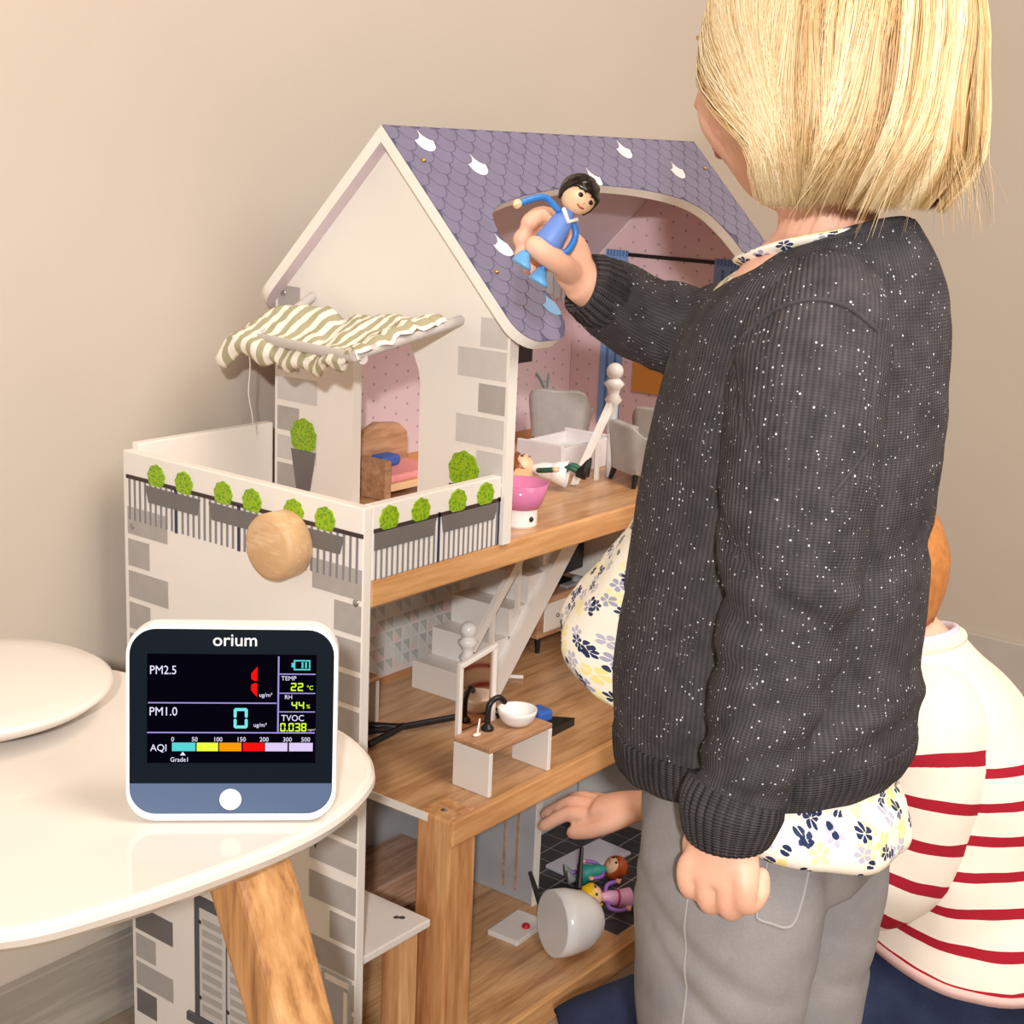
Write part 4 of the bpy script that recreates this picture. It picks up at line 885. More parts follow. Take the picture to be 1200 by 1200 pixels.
# ------------------------------------------------------------------ people: materials
t = NT('skin', 0.5, 0.4); v = t.coord()
t.col(t.ramp(t.noise(v, 26, 3), (0.3, srgb(226, 172, 146)), (0.7, srgb(236, 188, 162))))
t.b.inputs['Subsurface Weight'].default_value = 0.12; t.b.inputs['Subsurface Radius'].default_value = (0.012, 0.004, 0.002); t.b.inputs['Subsurface Scale'].default_value = 0.4
t.bump(t.noise(v, 420, 2), 0.06, 0.0006)
plain('lip', (196, 110, 100), 0.45); plain('eye_white', (236, 234, 230), 0.2); plain('iris', (70, 92, 110), 0.2); plain('lash', (70, 46, 30), 0.6)
# knitted cardigan: charcoal, fine ribs, scattered glitter
def knit(name, pitch, strength, glit=True):
    t = NT(name, 0.92, 0.15); uv = t.coord('UV'); ob = t.coord('Object')
    sx = t.n('ShaderNodeSeparateXYZ'); t.l(uv, sx.inputs[0])
    rib = t.math('SINE', t.math('MULTIPLY', sx.outputs[0], 2 * PI / pitch))
    row = t.math('SINE', t.math('MULTIPLY', sx.outputs[1], 2 * PI / 0.0019))
    n_ = t.noise(ob, 55, 4)
    base = t.ramp(n_, (0.3, srgb(62, 59, 62)), (0.7, srgb(84, 80, 82)))
    base = t.mix(t.math('MULTIPLY', t.math('ADD', rib, 1.0), 0.22), base, srgb(46, 44, 50))
    if glit:
        vo = t.n('ShaderNodeTexVoronoi'); vo.inputs['Scale'].default_value = 300; t.l(ob, vo.inputs['Vector'])
        sep = t.n('ShaderNodeSeparateXYZ'); t.l(vo.outputs['Color'], sep.inputs[0])
        spk = t.math('MULTIPLY', t.math('LESS_THAN', vo.outputs['Distance'], t.math('ADD', 0.06, t.math('MULTIPLY', sep.outputs[1], 0.20))), t.math('GREATER_THAN', sep.outputs[0], 0.62))
        base = t.mix(t.math('MULTIPLY', spk, 0.9), base, srgb(214, 214, 226))
        t.l(t.math('SUBTRACT', 0.92, t.math('MULTIPLY', spk, 0.5)), t.b.inputs['Roughness'])
    t.col(base)
    h = t.math('ADD', rib, t.math('ADD', t.math('MULTIPLY', row, 0.35), t.math('MULTIPLY', n_, 3.0)))
    t.bump(h, strength, 0.0012)
knit('knit', 0.0034, 0.45); knit('knit_rib', 0.0062, 1.0, False)
# floral print
t = NT('floral', 0.85, 0.2); uv = t.coord('UV', (1, 1, 1))
def floral_layer(scale, off, petals, size, cols, thr):
    mp = t.n('ShaderNodeMapping'); mp.inputs['Scale'].default_value = (scale, scale, scale); mp.inputs['Location'].default_value = off; t.l(uv, mp.inputs[0])
    vo = t.n('ShaderNodeTexVoronoi', voronoi_dimensions='2D'); vo.inputs['Scale'].default_value = 1.0; vo.inputs['Randomness'].default_value = 0.75; t.l(mp.outputs[0], vo.inputs['Vector'])
    df = t.n('ShaderNodeVectorMath', operation='SUBTRACT'); t.l(mp.outputs[0], df.inputs[0]); t.l(vo.outputs['Position'], df.inputs[1])
    s = t.n('ShaderNodeSeparateXYZ'); t.l(df.outputs[0], s.inputs[0])
    cs = t.n('ShaderNodeSeparateXYZ'); t.l(vo.outputs['Color'], cs.inputs[0])
    an = t.math('ADD', t.math('ARCTAN2', s.outputs[1], s.outputs[0]), t.math('MULTIPLY', cs.outputs[1], 6.0))
    rad = t.math('MULTIPLY', t.math('ADD', 0.55, t.math('MULTIPLY', t.math('ABSOLUTE', t.math('SINE', t.math('MULTIPLY', an, petals / 2))), 0.45)), size)
    m1 = t.math('MULTIPLY', t.math('LESS_THAN', vo.outputs['Distance'], rad), t.math('GREATER_THAN', vo.outputs['Distance'], size * 0.16))
    m1 = t.math('MULTIPLY', m1, t.math('GREATER_THAN', t.math('ABSOLUTE', t.math('SINE', t.math('MULTIPLY', an, petals / 2))), 0.35))
    m = t.math('MULTIPLY', m1, t.math('LESS_THAN', cs.outputs[2], thr))
    c_ = t.mix(t.math('GREATER_THAN', cs.outputs[0], 0.5), cols[0], cols[1])
    return m, c_
base = srgb(240, 234, 220)
m, c_ = floral_layer(62, (0.31, 0.2, 0), 5, 0.52, (srgb(236, 222, 140), srgb(240, 230, 168)), 0.36); base = t.mix(t.math('MULTIPLY', m, 0.9), base, c_)
m, c_ = floral_layer(66, (3.7, 1.4, 0), 5, 0.42, (srgb(150, 152, 184), srgb(176, 174, 200)), 0.30); base = t.mix(t.math('MULTIPLY', m, 0.9), base, c_)
m, c_ = floral_layer(64, (7.2, 5.1, 0), 6, 0.36, (srgb(38, 50, 88), srgb(52, 62, 98)), 0.26); base = t.mix(m, base, c_)
m, c_ = floral_layer(90, (1.9, 8.3, 0), 2, 0.36, (srgb(38, 48, 84), srgb(50, 58, 92)), 0.24); base = t.mix(m, base, c_)
t.col(base); t.bump(t.noise(t.coord(), 60, 3), 0.12, 0.003)
t = NT('grey_denim', 0.9, 0.2); v = t.coord('Object', (1, 1, 1))
t.col(t.mix(t.math('MULTIPLY', t.noise(v, 520, 2), 0.5), t.ramp(t.noise(v, 14, 4), (0.3, srgb(128, 126, 128)), (0.7, srgb(156, 152, 150))), srgb(110, 108, 112))); t.bump(t.noise(v, 500, 2), 0.2, 0.0008)
plain('denim_stitch', (160, 157, 154), 0.8)
t = NT('navy_denim', 0.9, 0.2); v = t.coord()
t.col(t.mix(t.math('MULTIPLY', t.noise(v, 420, 2), 0.5), t.ramp(t.noise(v, 12, 5), (0.3, srgb(30, 38, 62)), (0.7, srgb(54, 64, 92))), srgb(24, 30, 52))); t.bump(t.noise(v, 420, 2), 0.2, 0.0008)
plain('navy_stitch', (120, 118, 124), 0.8)
t = NT('striped_jersey', 0.85, 0.2); uv = t.coord('UV'); s = t.n('ShaderNodeSeparateXYZ'); t.l(uv, s.inputs[0])
vv = t.math('ADD', s.outputs[1], t.math('MULTIPLY', t.noise(t.coord(), 9, 2), 0.012))
st_ = t.math('MULTIPLY', t.math('LESS_THAN', t.math('FRACT', t.math('DIVIDE', vv, 0.0365)), 0.28), t.math('GREATER_THAN', s.outputs[1], 0.088))
t.col(t.mix(st_, srgb(236, 226, 212), srgb(160, 26, 44))); t.bump(t.noise(t.coord(), 700, 2), 0.12, 0.0006)
plain('jersey_cream', (240, 228, 210), 0.85, 0.2, 0.03); plain('hem_pink', (220, 182, 176), 0.85); plain('collar_lilac', (208, 206, 222), 0.85)
t = NT('blond_hair', 0.36, 0.5); at = t.n('ShaderNodeAttribute', attribute_name='tint')
t.col(t.ramp(at.outputs['Fac'], (0.0, srgb(118, 80, 44)), (0.30, srgb(180, 142, 90)), (0.60, srgb(216, 186, 136)), (1.0, srgb(244, 228, 192))))
plain('hair_under', (196, 150, 88), 0.6, 0.3, 0.2, 40); plain('ginger_hair', (186, 122, 66), 0.6, 0.3, 0.2, 120)
plain('shoe_dark', (60, 56, 60), 0.6); plain('sole', (210, 206, 200), 0.6)

def limb(pts, n=5):
    """(x,y,z,r[,r2]) list -> loft sections with parallel-transported frames"""
    Q = spl([tuple(p) if len(p) == 5 else tuple(p) + (p[3],) for p in pts], n); P_ = [Vector(q[:3]) for q in Q]; m = len(P_)
    T = [(P_[min(i + 1, m - 1)] - P_[max(i - 1, 0)]).normalized() for i in range(m)]
    a = Vector((1, 0, 0)) if abs(T[0].x) < 0.8 else Vector((0, 1, 0)); N = (a - T[0] * a.dot(T[0])).normalized(); out = []
    for i in range(m):
        N = (N - T[i] * N.dot(T[i])).normalized(); B = T[i].cross(N); out.append((P_[i], N * Q[i][3], B * Q[i][4]))
    return out
def fold(scale, amp, seed, amp2=0.0, scale2=60):
    sv = Vector((seed, seed * 1.7, seed * 0.3))
    return lambda p, v_, w, s_: noise.noise(p * scale + sv) * amp + noise.noise(p * scale2 + sv) * amp2
def head(c, k=1.0, yaw=0.0, pitch=0.0):
    """head facing +y, k scales a 1.15 m child's head"""
    V = []; Fc = []; n, m = 56, 44
    Rm = Matrix.Rotation(yaw, 3, 'Z') @ Matrix.Rotation(pitch, 3, 'X')
    g = lambda a, b: math.exp(-(a / b) ** 2)
    for i in range(m + 1):
        a = PI * i / m
        for j in range(n):
            w = 2 * PI * j / n; x, y, z = math.sin(a) * math.cos(w), math.sin(a) * math.sin(w), math.cos(a)
            X, Y, Z = x * 0.073, y * 0.090, z * 0.104
            if z < 0:
                X *= 1 - 0.26 * (-z) ** 1.6; 
                if y < 0: Y *= 1 - 0.30 * (-z) ** 1.2
                else: Y *= 1 - 0.06 * (-z)
            if y > 0:
                Y += 0.016 * g(X, 0.010) * g(Z + 0.016, 0.012) + 0.006 * g(X, 0.008) * g(Z - 0.004, 0.016)   # nose
                Y += 0.005 * g(X, 0.020) * g(Z + 0.047, 0.007) + 0.005 * g(X, 0.020) * g(Z + 0.084, 0.014)   # lips, chin
                for sx in (-1, 1):
                    Y -= 0.007 * g(X - sx * 0.028, 0.016) * g(Z - 0.006, 0.011)
                    Y += 0.007 * g(X - sx * 0.038, 0.020) * g(Z + 0.034, 0.022); X += sx * 0.004 * g(X - sx * 0.055, 0.02) * g(Z + 0.034, 0.024)
            V.append(Vector(c) + Rm @ Vector((X, Y, Z)) * k)
    for i in range(m):
        for j in range(n): q = (j + 1) % n; Fc.append((i * n + j, (i + 1) * n + j, (i + 1) * n + q, i * n + q))
    ears = [ball(Vector(c) + Rm @ Vector((sx * 0.072, -0.006, -0.012)) * k, 0.008 * k, 0.014 * k, 0.022 * k, 14, 10) for sx in (-1, 1)]
    return cat((V, Fc), *ears), Rm
def face_parts(o, c, k, Rm):
    at = lambda x, y, z: Vector(c) + Rm @ Vector((x, y, z)) * k
    for sx in (-1, 1):
        e = mesh('eye', ball(at(sx * 0.028, 0.073, 0.006), 0.0095 * k, 0.0075 * k, 0.0075 * k, 16, 10), 'eye_white', o, smooth=True)
        mesh('iris', ball(at(sx * 0.028, 0.0775, 0.005), 0.0048 * k, 0.0036 * k, 0.0048 * k, 12, 8), 'iris', e, smooth=True)
        mesh('eyelashes', tube([at(sx * 0.019, 0.080, 0.012), at(sx * 0.028, 0.083, 0.0145), at(sx * 0.039, 0.077, 0.011)], 0.0009 * k, 6), 'lash', e)
        mesh('eyebrow', tube([at(sx * 0.016, 0.084, 0.026), at(sx * 0.028, 0.083, 0.030), at(sx * 0.044, 0.072, 0.026)], 0.0016 * k, 6), 'hair_under', o)
    mesh('lips', cat(tube(spl([at(-0.018, 0.0755, -0.048), at(-0.006, 0.0825, -0.045), at(0.006, 0.0825, -0.045), at(0.018, 0.0755, -0.048)], 4), 0.0028 * k, 8), tube(spl([at(-0.015, 0.0755, -0.051), at(0, 0.0815, -0.053), at(0.015, 0.0755, -0.051)], 4), 0.0030 * k, 8)), 'lip', o, smooth=True)

# ------------------------------------------------------------------ the girl
GH = Vector((0.05, -0.387, 1.060)); G0 = Vector((0.045, -0.40, 0.0))
arm_l = [(-0.020, -0.430, 0.890, 0.034), (-0.038, -0.442, 0.850, 0.035), (-0.055, -0.450, 0.790, 0.033), (-0.066, -0.456, 0.714, 0.029), (-0.076, -0.4555, 0.662, 0.027), (-0.084, -0.452, 0.620, 0.024), (-0.094, -0.4445, 0.565, 0.0195), (-0.098, -0.442, 0.545, 0.0185)]
arm_r = [(0.120, -0.395, 0.885, 0.034), (0.150, -0.350, 0.868, 0.033), (0.142, -0.285, 0.855, 0.029), (0.1255, -0.2348, 0.8552, 0.027), (0.0913, -0.2089, 0.8711, 0.023), (0.0600, -0.1949, 0.8883, 0.019), (0.0478, -0.190, 0.8960, 0.018)]
hd_vf, gR = head(GH, 1.0, math.radians(0), math.radians(-6))
tor = [((0.048, -0.405, 0.945), (0.040, 0, 0), (0, 0.038, 0)), ((0.047, -0.402, 0.915), (0.080, 0, 0), (0, 0.055, 0)), ((0.046, -0.40, 0.87), (0.092, 0, 0), (0, 0.075, 0)), ((0.045, -0.392, 0.78), (0.090, 0, 0), (0, 0.085, 0)), ((0.045, -0.39, 0.68), (0.090, 0, 0), (0, 0.088, 0)), ((0.045, -0.392, 0.58), (0.084, 0, 0), (0, 0.078, 0)), ((0.043, -0.395, 0.50), (0.082, 0, 0), (0, 0.074, 0))]
def leg_tubes(xl):
    return tube(spl([(xl * 0.7 + 0.0135, -0.398, 0.52), (xl, -0.402, 0.40), (xl - 0.002, -0.405, 0.30), (xl, -0.415, 0.18), (xl, -0.41, 0.05)], 4), [0.042 - 0.014 * i / 16 for i in range(17)], 20)
# left hand: relaxed, fingers curled under, back of the hand towards the lens
LH = []
LH.append(loft(smooth_secs([((-0.0975, -0.4425, 0.556), (0.015, 0, 0), (0, 0.019, 0)), ((-0.100, -0.4420, 0.540), (0.0135, 0, 0), (0, 0.024, 0)), ((-0.103, -0.4425, 0.522), (0.0125, 0, 0), (0, 0.0295, 0)), ((-0.1055, -0.4430, 0.508), (0.0110, 0, 0), (0, 0.0305, 0))], 3), 28)[:2])
for q, (fy_, kz, ln) in enumerate(((-0.4195, 0.0, 1.0), (-0.4355, -0.0045, 1.08), (-0.4515, -0.0040, 1.04), (-0.4635, 0.002, 0.90))):
    z0 = 0.513 + kz
    LH.append(tube(spl([(-0.103, fy_ * 0.6 - 0.4435 * 0.4, z0 + 0.012), (-0.1075, fy_, z0), (-0.1060, fy_ - 0.0005, z0 - 0.015 * ln), (-0.0965, fy_, z0 - 0.0215 * ln), (-0.0840, fy_ + 0.001, z0 - 0.017 * ln), (-0.0805, fy_ + 0.002, z0 - 0.006)], 4), [0.0082, 0.0085, 0.0088, 0.0090] + [0.0088] * 13 + [0.0082, 0.0078, 0.0074, 0.007], 16))
LH.append(tube(spl([(-0.096, -0.425, 0.540), (-0.092, -0.414, 0.524), (-0.086, -0.412, 0.508), (-0.079, -0.417, 0.497)], 4), [0.0105 - 0.0003 * i for i in range(13)], 14))
# right hand closed round the doll, thumb in front
RH = []
RH.append(loft(limb([(0.0530, -0.1910, 0.8930, 0.0165, 0.0165), (0.0452, -0.1875, 0.9010, 0.018, 0.016), (0.0435, -0.1820, 0.9120, 0.023, 0.0145), (0.0455, -0.1775, 0.9235, 0.021, 0.012), (0.0465, -0.1745, 0.9300, 0.014, 0.009)], 4), 24)[:2])
for pts, r_ in (([(0.0530, -0.1850, 0.8990), (0.0330, -0.1915, 0.9020), (0.0111, -0.1946, 0.9107), (-0.0020, -0.1905, 0.9182), (-0.0075, -0.1840, 0.9235)], 0.0100),
                ([(0.0455, -0.1800, 0.9240), (0.0462, -0.1740, 0.9335), (0.0420, -0.1640, 0.9430), (0.0330, -0.1570, 0.9450), (0.0200, -0.1560, 0.9390)], 0.0082),
                ([(0.0455, -0.1790, 0.9180), (0.0478, -0.1607, 0.9289), (0.0351, -0.1499, 0.9312), (0.0150, -0.1530, 0.9262)], 0.0084),
                ([(0.0455, -0.1790, 0.9120), (0.0476, -0.1615, 0.9179), (0.0342, -0.1504, 0.9189), (0.0150, -0.1550, 0.9140)], 0.0082),
                ([(0.0455, -0.1800, 0.9050), (0.0450, -0.1658, 0.9073), (0.0338, -0.1585, 0.9057), (0.0190, -0.1600, 0.9034)], 0.0074)):
    P_ = spl(pts, 5); RH.append(tube(P_, [r_ * (1.06 - 0.16 * i / (len(P_) - 1)) for i in range(len(P_))], 16))
feet = [cat(loft(smooth_secs([((x, -0.425, 0.055), (0.030, 0, 0), (0, 0.034, 0)), ((x, -0.40, 0.030), (0.034, 0, 0), (0, 0.066, 0)), ((x, -0.385, 0.006), (0.033, 0, 0), (0, 0.078, 0))], 3), 24)[:2]) for x in (-0.015, 0.105)]
body = cat(hd_vf, tube(spl([(0.05, -0.398, 0.992), (0.049, -0.404, 0.960), (0.048, -0.406, 0.925)], 4), [0.038, 0.037, 0.036, 0.0355, 0.0355, 0.036, 0.037, 0.039, 0.041], 24), loft(smooth_secs(tor, 4), 36)[:2], loft(limb(arm_l), 24)[:2], loft(limb(arm_r), 24)[:2], leg_tubes(-0.015), leg_tubes(0.105), *LH, *RH, *feet)
girl = thing('person', 'blond child in dark glittery cardigan and grey jeans reaching a doll towards the dollhouse', 'person', G0)
gb = mesh('body', remesh(body, 0.0024, 5), 'skin', girl, smooth=True)
face_parts(gb, GH, 1.0, gR)
# trousers
tr = cat(loft(smooth_secs([((0.044, -0.393, 0.585), (0.094, 0, 0), (0, 0.088, 0)), ((0.044, -0.395, 0.54), (0.098, 0, 0), (0, 0.092, 0)), ((0.044, -0.398, 0.49), (0.106, 0, 0), (0, 0.094, 0)), ((0.044, -0.40, 0.455), (0.104, 0, 0), (0, 0.084, 0))], 3), 48)[:2],
         *[loft(limb([(x * 0.75 + 0.01, -0.400, 0.53, 0.046, 0.074), (x * 0.92 + 0.0032, -0.405, 0.46, 0.062, 0.076), (x - 0.003, -0.408, 0.38, 0.061, 0.070), (x - 0.004, -0.412, 0.30, 0.056, 0.060), (x - 0.002, -0.416, 0.22, 0.052, 0.056), (x, -0.42, 0.10, 0.048, 0.052), (x, -0.42, 0.045, 0.047, 0.051)], 5), 32)[:2] for x in (-0.022, 0.102)])
trv = remesh(tr, 0.0034, 6)
def crease(p):
    d = 0.0
    for (zc, yc, sl, am, wd) in ((0.43, -0.41, 0.55, 0.0042, 0.010), (0.335, -0.40, -0.30, 0.0035, 0.009), (0.30, -0.42, 0.25, 0.004, 0.010), (0.475, -0.37, -0.8, 0.0030, 0.008), (0.385, -0.43, 0.8, 0.0034, 0.009)):
        q = (p.z - zc) - sl * (p.y - yc); d -= am * math.exp(-(q / wd) ** 2) * max(0, 1 - abs(p.y - yc) / 0.09)
    return d + noise.noise(p * 24) * 0.0025
trv = ([Vector(p) + Vector((p.x - 0.04, p.y + 0.405, 0)).normalized() * crease(p) for p in trv[0]], trv[1])
tro = mesh('trousers', trv, 'grey_denim', girl, smooth=True)
# side seam, back pocket, drawn on the cloth by casting rays from the side
from mathutils.bvhtree import BVHTree
def onto(trees, yz, x0=-0.4, lift=0.0004, d=Vector((1, 0, 0))):
    out = []
    for y, z in yz:
        hits = [h for h in (tr_.ray_cast(Vector((x0, y, z)), d) for tr_ in trees) if h[0] is not None]
        if hits: h = min(hits, key=lambda h: h[3]); out.append(h[0] - d * lift)
    return out
tre = BVHTree.FromPolygons([tuple(p) for p in trv[0]], trv[1])
mesh('side_seam', tube(onto([tre], spl([(-0.404, 0.52), (-0.405, 0.45), (-0.412, 0.38), (-0.408, 0.30), (-0.414, 0.2), (-0.416, 0.08)], 10)), 0.0010, 6), 'denim_stitch', tro)
pk = spl([(-0.452, 0.505), (-0.4525, 0.490), (-0.453, 0.470), (-0.455, 0.4655), (-0.463, 0.4620), (-0.470, 0.459), (-0.4735, 0.4625), (-0.4745, 0.478), (-0.475, 0.505)], 4)
mesh('pocket_seam', tube(onto([tre], pk), 0.0009, 6), 'denim_stitch', tro)
for q, x in enumerate((-0.015, 0.105)):
    sh = mesh('shoe', loft(smooth_secs([((x, -0.428, 0.075), (0.036, 0, 0), (0, 0.040, 0)), ((x, -0.40, 0.040), (0.041, 0, 0), (0, 0.076, 0)), ((x, -0.386, 0.012), (0.041, 0, 0), (0, 0.088, 0)), ((x, -0.386, 0.006), (0.039, 0, 0), (0, 0.086, 0))], 3), 28)[:2], 'shoe_dark', girl, smooth=True)
    mesh('sole', loft([((x, -0.386, 0.010), (0.042, 0, 0), (0, 0.090, 0)), ((x, -0.386, 0.0), (0.041, 0, 0), (0, 0.088, 0))], 28)[:2], 'sole', sh)

ca_ = smooth_secs([((0.049, -0.412, 0.938), (0.053, 0, 0), (0, 0.048, -0.020)), ((0.049, -0.410, 0.930), (0.066, 0, 0), (0, 0.056, -0.020)), ((0.048, -0.408, 0.913), (0.088, 0, 0), (0, 0.072, -0.015)), ((0.047, -0.404, 0.885), (0.098, 0, 0), (0, 0.088, -0.006)), ((0.046, -0.400, 0.845), (0.100, 0, 0), (0, 0.098, 0)), ((0.045, -0.394, 0.78), (0.100, 0, 0), (0, 0.106, 0)), ((0.044, -0.390, 0.70), (0.103, 0, 0), (0, 0.110, 0)), ((0.043, -0.388, 0.63), (0.108, 0, 0), (0, 0.113, 0)), ((0.043, -0.390, 0.585), (0.112, 0, 0), (0, 0.113, -0.006)), ((0.043, -0.391, 0.562), (0.113, 0, 0), (0, 0.111, -0.009))], 6)
OP0, OP1 = PI / 2 + 0.50, PI / 2 + 2 * PI - 0.62
def tuck(p):
    """keep the blouse inside the cardigan wherever the cardigan covers it"""
    k_ = min(ca_, key=lambda q_: abs(q_[0][2] - p.z)); c_, ax_, ay_ = k_; a_, b_ = ax_[0], ay_[1]
    if not 0.53 < p.z < 0.93: return p
    X_, Y_ = (p.x - c_[0]) / a_, (p.y - c_[1]) / b_; rr_ = math.hypot(X_, Y_); w = math.atan2(Y_, X_) % (2 * PI)
    if w < PI / 2 - 0.5: w += 2 * PI
    f_ = min(1, max(0, (w - OP0 + 0.02) / 0.12)) * min(1, max(0, (OP1 - w) / 0.12)); lim = 0.945
    if rr_ <= lim or f_ <= 0: return p
    k2 = 1 + (lim / rr_ - 1) * f_
    return Vector((c_[0] + (p.x - c_[0]) * k2, c_[1] + (p.y - c_[1]) * k2, p.z))
# blouse, flared towards the front, and its collar
bl = smooth_secs([((0.048, -0.404, 0.930), (0.058, 0, 0), (0, 0.050, -0.010)), ((0.046, -0.398, 0.90), (0.080, 0, 0), (0, 0.070, 0)), ((0.045, -0.394, 0.84), (0.088, 0, 0), (0, 0.086, 0)), ((0.044, -0.388, 0.76), (0.092, 0, 0), (0, 0.096, 0.004)), ((0.042, -0.376, 0.69), (0.098, 0, 0), (0, 0.112, 0.015)), ((0.036, -0.361, 0.625), (0.104, 0, 0), (0, 0.133, 0.034)), ((0.032, -0.352, 0.575), (0.107, 0, 0), (0, 0.144, 0.048)), ((0.033, -0.355, 0.548), (0.105, 0, 0), (0, 0.140, 0.052)), ((0.036, -0.362, 0.541), (0.098, 0, 0), (0, 0.126, 0.050))], 6)
bv = loft(bl, 96, (False, False), dfn=lambda p, v_, w, s_: (noise.noise(p * 16 + Vector((3, 1, 2))) * 0.005 + 0.0040 * math.sin(w * 11 + 3 * s_) * max(0, s_ - 0.35) + noise.noise(p * 45) * 0.002))
def narrow(p, i):
    k_ = i // 96; w = 2 * PI * (i % 96) / 96; c_ = bl[k_][0]; s_ = k_ / (len(bl) - 1)
    f_ = min(1, max(0, math.sin(w) / 0.45)) * min(1, s_ / 0.35)
    g_ = min(1, max(0, -math.sin(w) / 0.4)) * min(1, max(0, (s_ - 0.55) / 0.3))
    return Vector((c_[0] + (p.x - c_[0]) * (1 - 0.36 * f_ + 0.14 * g_), c_[1] + (p.y - c_[1]) * (1 + 0.12 * g_), p.z))
blv = [narrow(p, i) for i, p in enumerate(bv[0])]
blo = mesh('blouse', ([tuck(p) for p in blv], bv[1], bv[2]), 'floral', girl, smooth=True)
m_ = blo.modifiers.new('thick', 'SOLIDIFY'); m_.thickness = 0.0015
mesh('blouse_collar', loft(limb([(0.076, -0.352, 0.926, 0.010, 0.004), (0.040, -0.350, 0.923, 0.012, 0.004), (0.006, -0.370, 0.928, 0.012, 0.004), (-0.004, -0.405, 0.940, 0.011, 0.004), (0.012, -0.440, 0.950, 0.009, 0.004), (0.05, -0.452, 0.955, 0.008, 0.004)], 6), 14), 'floral', girl, smooth=True)

# cardigan
def cdf(p, v_, w, s_):
    d = noise.noise(p * 14 + Vector((9, 2, 5))) * 0.0045 + noise.noise(p * 38) * 0.0015
    q = (p.z - 0.60) + 0.9 * (p.y + 0.48); d += 0.006 * math.exp(-(q / 0.012) ** 2) * (1 if p.y < -0.43 else 0.0)
    q = (p.z - 0.70) + 1.3 * (p.y + 0.47); d -= 0.005 * math.exp(-(q / 0.012) ** 2) * (1 if p.y < -0.43 else 0.0)
    return d
car = mesh('cardigan', loft(ca_, 110, a0=OP0, a1=OP1, dfn=cdf), 'knit', girl, smooth=True)
m_ = car.modifiers.new('thick', 'SOLIDIFY'); m_.thickness = 0.004
hm = mesh('cardigan_hem', loft(smooth_secs([((0.043, -0.391, 0.568), (0.115, 0, 0), (0, 0.1135, -0.009)), ((0.043, -0.391, 0.556), (0.1145, 0, 0), (0, 0.113, -0.010)), ((0.043, -0.390, 0.545), (0.112, 0, 0), (0, 0.1105, -0.011)), ((0.043, -0.390, 0.538), (0.109, 0, 0), (0, 0.1075, -0.011))], 3), 110, a0=OP0, a1=OP1, dfn=lambda p, v_, w, s_: 0.0007 * math.sin(w * 115) + noise.noise(p * 14 + Vector((9, 2, 5))) * 0.004), 'knit_rib', car, smooth=True)
m_ = hm.modifiers.new('thick', 'SOLIDIFY'); m_.thickness = 0.004
# ribbed neckband and front edges
def edge_pts(w): return [Vector(c_) + Vector(ax) * math.cos(w) + Vector(ay) * math.sin(w) for c_, ax, ay in ca_]
c0, ax0, ay0 = [Vector(q) for q in ca_[0]]
nb_ = [c0 + ax0 * math.cos(w) + ay0 * math.sin(w) for w in [OP0 + (OP1 - OP0) * i / 60 for i in range(61)]]
mesh('neckband', tube(edge_pts(OP0)[::-3][:-1] + nb_ + edge_pts(OP1)[::3], 0.0052, 10), 'knit_rib', car, smooth=True)
def sdf_l(p, v_, w, s_):
    d = noise.noise(p * 17 + Vector((1, 7, 3))) * 0.004 + noise.noise(p * 42) * 0.0014
    for (zc, sl, am) in ((0.735, 0.7, 0.0050), (0.700, 0.25, 0.0045), (0.668, -0.2, 0.0038), (0.630, -0.55, 0.0042), (0.600, -0.4, 0.0038), (0.585, 0.1, 0.003), (0.80, 1.2, 0.0035)):
        q = (p.z - zc) - sl * (p.y + 0.45); d -= am * math.exp(-(q / 0.0075) ** 2)
    return d
sl_pts = [(0.004, -0.418, 0.912, 0.030, 0.044), (-0.018, -0.432, 0.890, 0.044, 0.056), (-0.036, -0.4415, 0.852, 0.049, 0.058), (-0.055, -0.450, 0.790, 0.050, 0.055), (-0.065, -0.456, 0.735, 0.047, 0.050), (-0.068, -0.457, 0.705, 0.044, 0.046), (-0.076, -0.4555, 0.662, 0.040, 0.043), (-0.084, -0.452, 0.620, 0.037, 0.040), (-0.091, -0.447, 0.585, 0.034, 0.037), (-0.095, -0.4440, 0.566, 0.031, 0.034)]
sl_ = mesh('sleeve', loft(limb(sl_pts, 6), 64, dfn=sdf_l), 'knit', car, smooth=True)
bt = [BVHTree.FromObject(q_, bpy.context.evaluated_depsgraph_get()) for q_ in (car, sl_)] if False else [BVHTree.FromPolygons([tuple(v_.co + G0) for v_ in q_.data.vertices], [tuple(f_.vertices) for f_ in q_.data.polygons]) for q_ in (car, sl_)]
mesh('armhole_seam', tube(onto(bt, [(-0.444 + 0.060 * math.cos(w) - 0.012 * math.sin(w), 0.828 + 0.082 * math.sin(w)) for w in [-0.9 + 4.5 * i / 60 for i in range(61)]], lift=0.0), 0.0017, 8), 'knit_rib', car, smooth=True)
cf = [(-0.0935, -0.4445, 0.574, 0.032, 0.035), (-0.0965, -0.4430, 0.562, 0.034, 0.037), (-0.098, -0.4425, 0.550, 0.0315, 0.0345), (-0.099, -0.4425, 0.540, 0.028, 0.031), (-0.099, -0.4425, 0.536, 0.024, 0.027)]
mesh('cuff', loft(limb(cf, 4), 96, (True, True), dfn=lambda p, v_, w, s_: 0.0006 * math.sin(w * 34)), 'knit_rib', car, smooth=True)
def sdf_r(p, v_, w, s_):
    d = noise.noise(p * 17 + Vector((4, 2, 8))) * 0.004 + noise.noise(p * 42) * 0.0014
    for yc, am in ((-0.300, 0.004), (-0.262, 0.0045), (-0.238, 0.004), (-0.216, 0.004), (-0.203, 0.003)): d -= am * math.exp(-((p.y - yc - 0.3 * (p.z - 0.86)) / 0.007) ** 2)
    return d
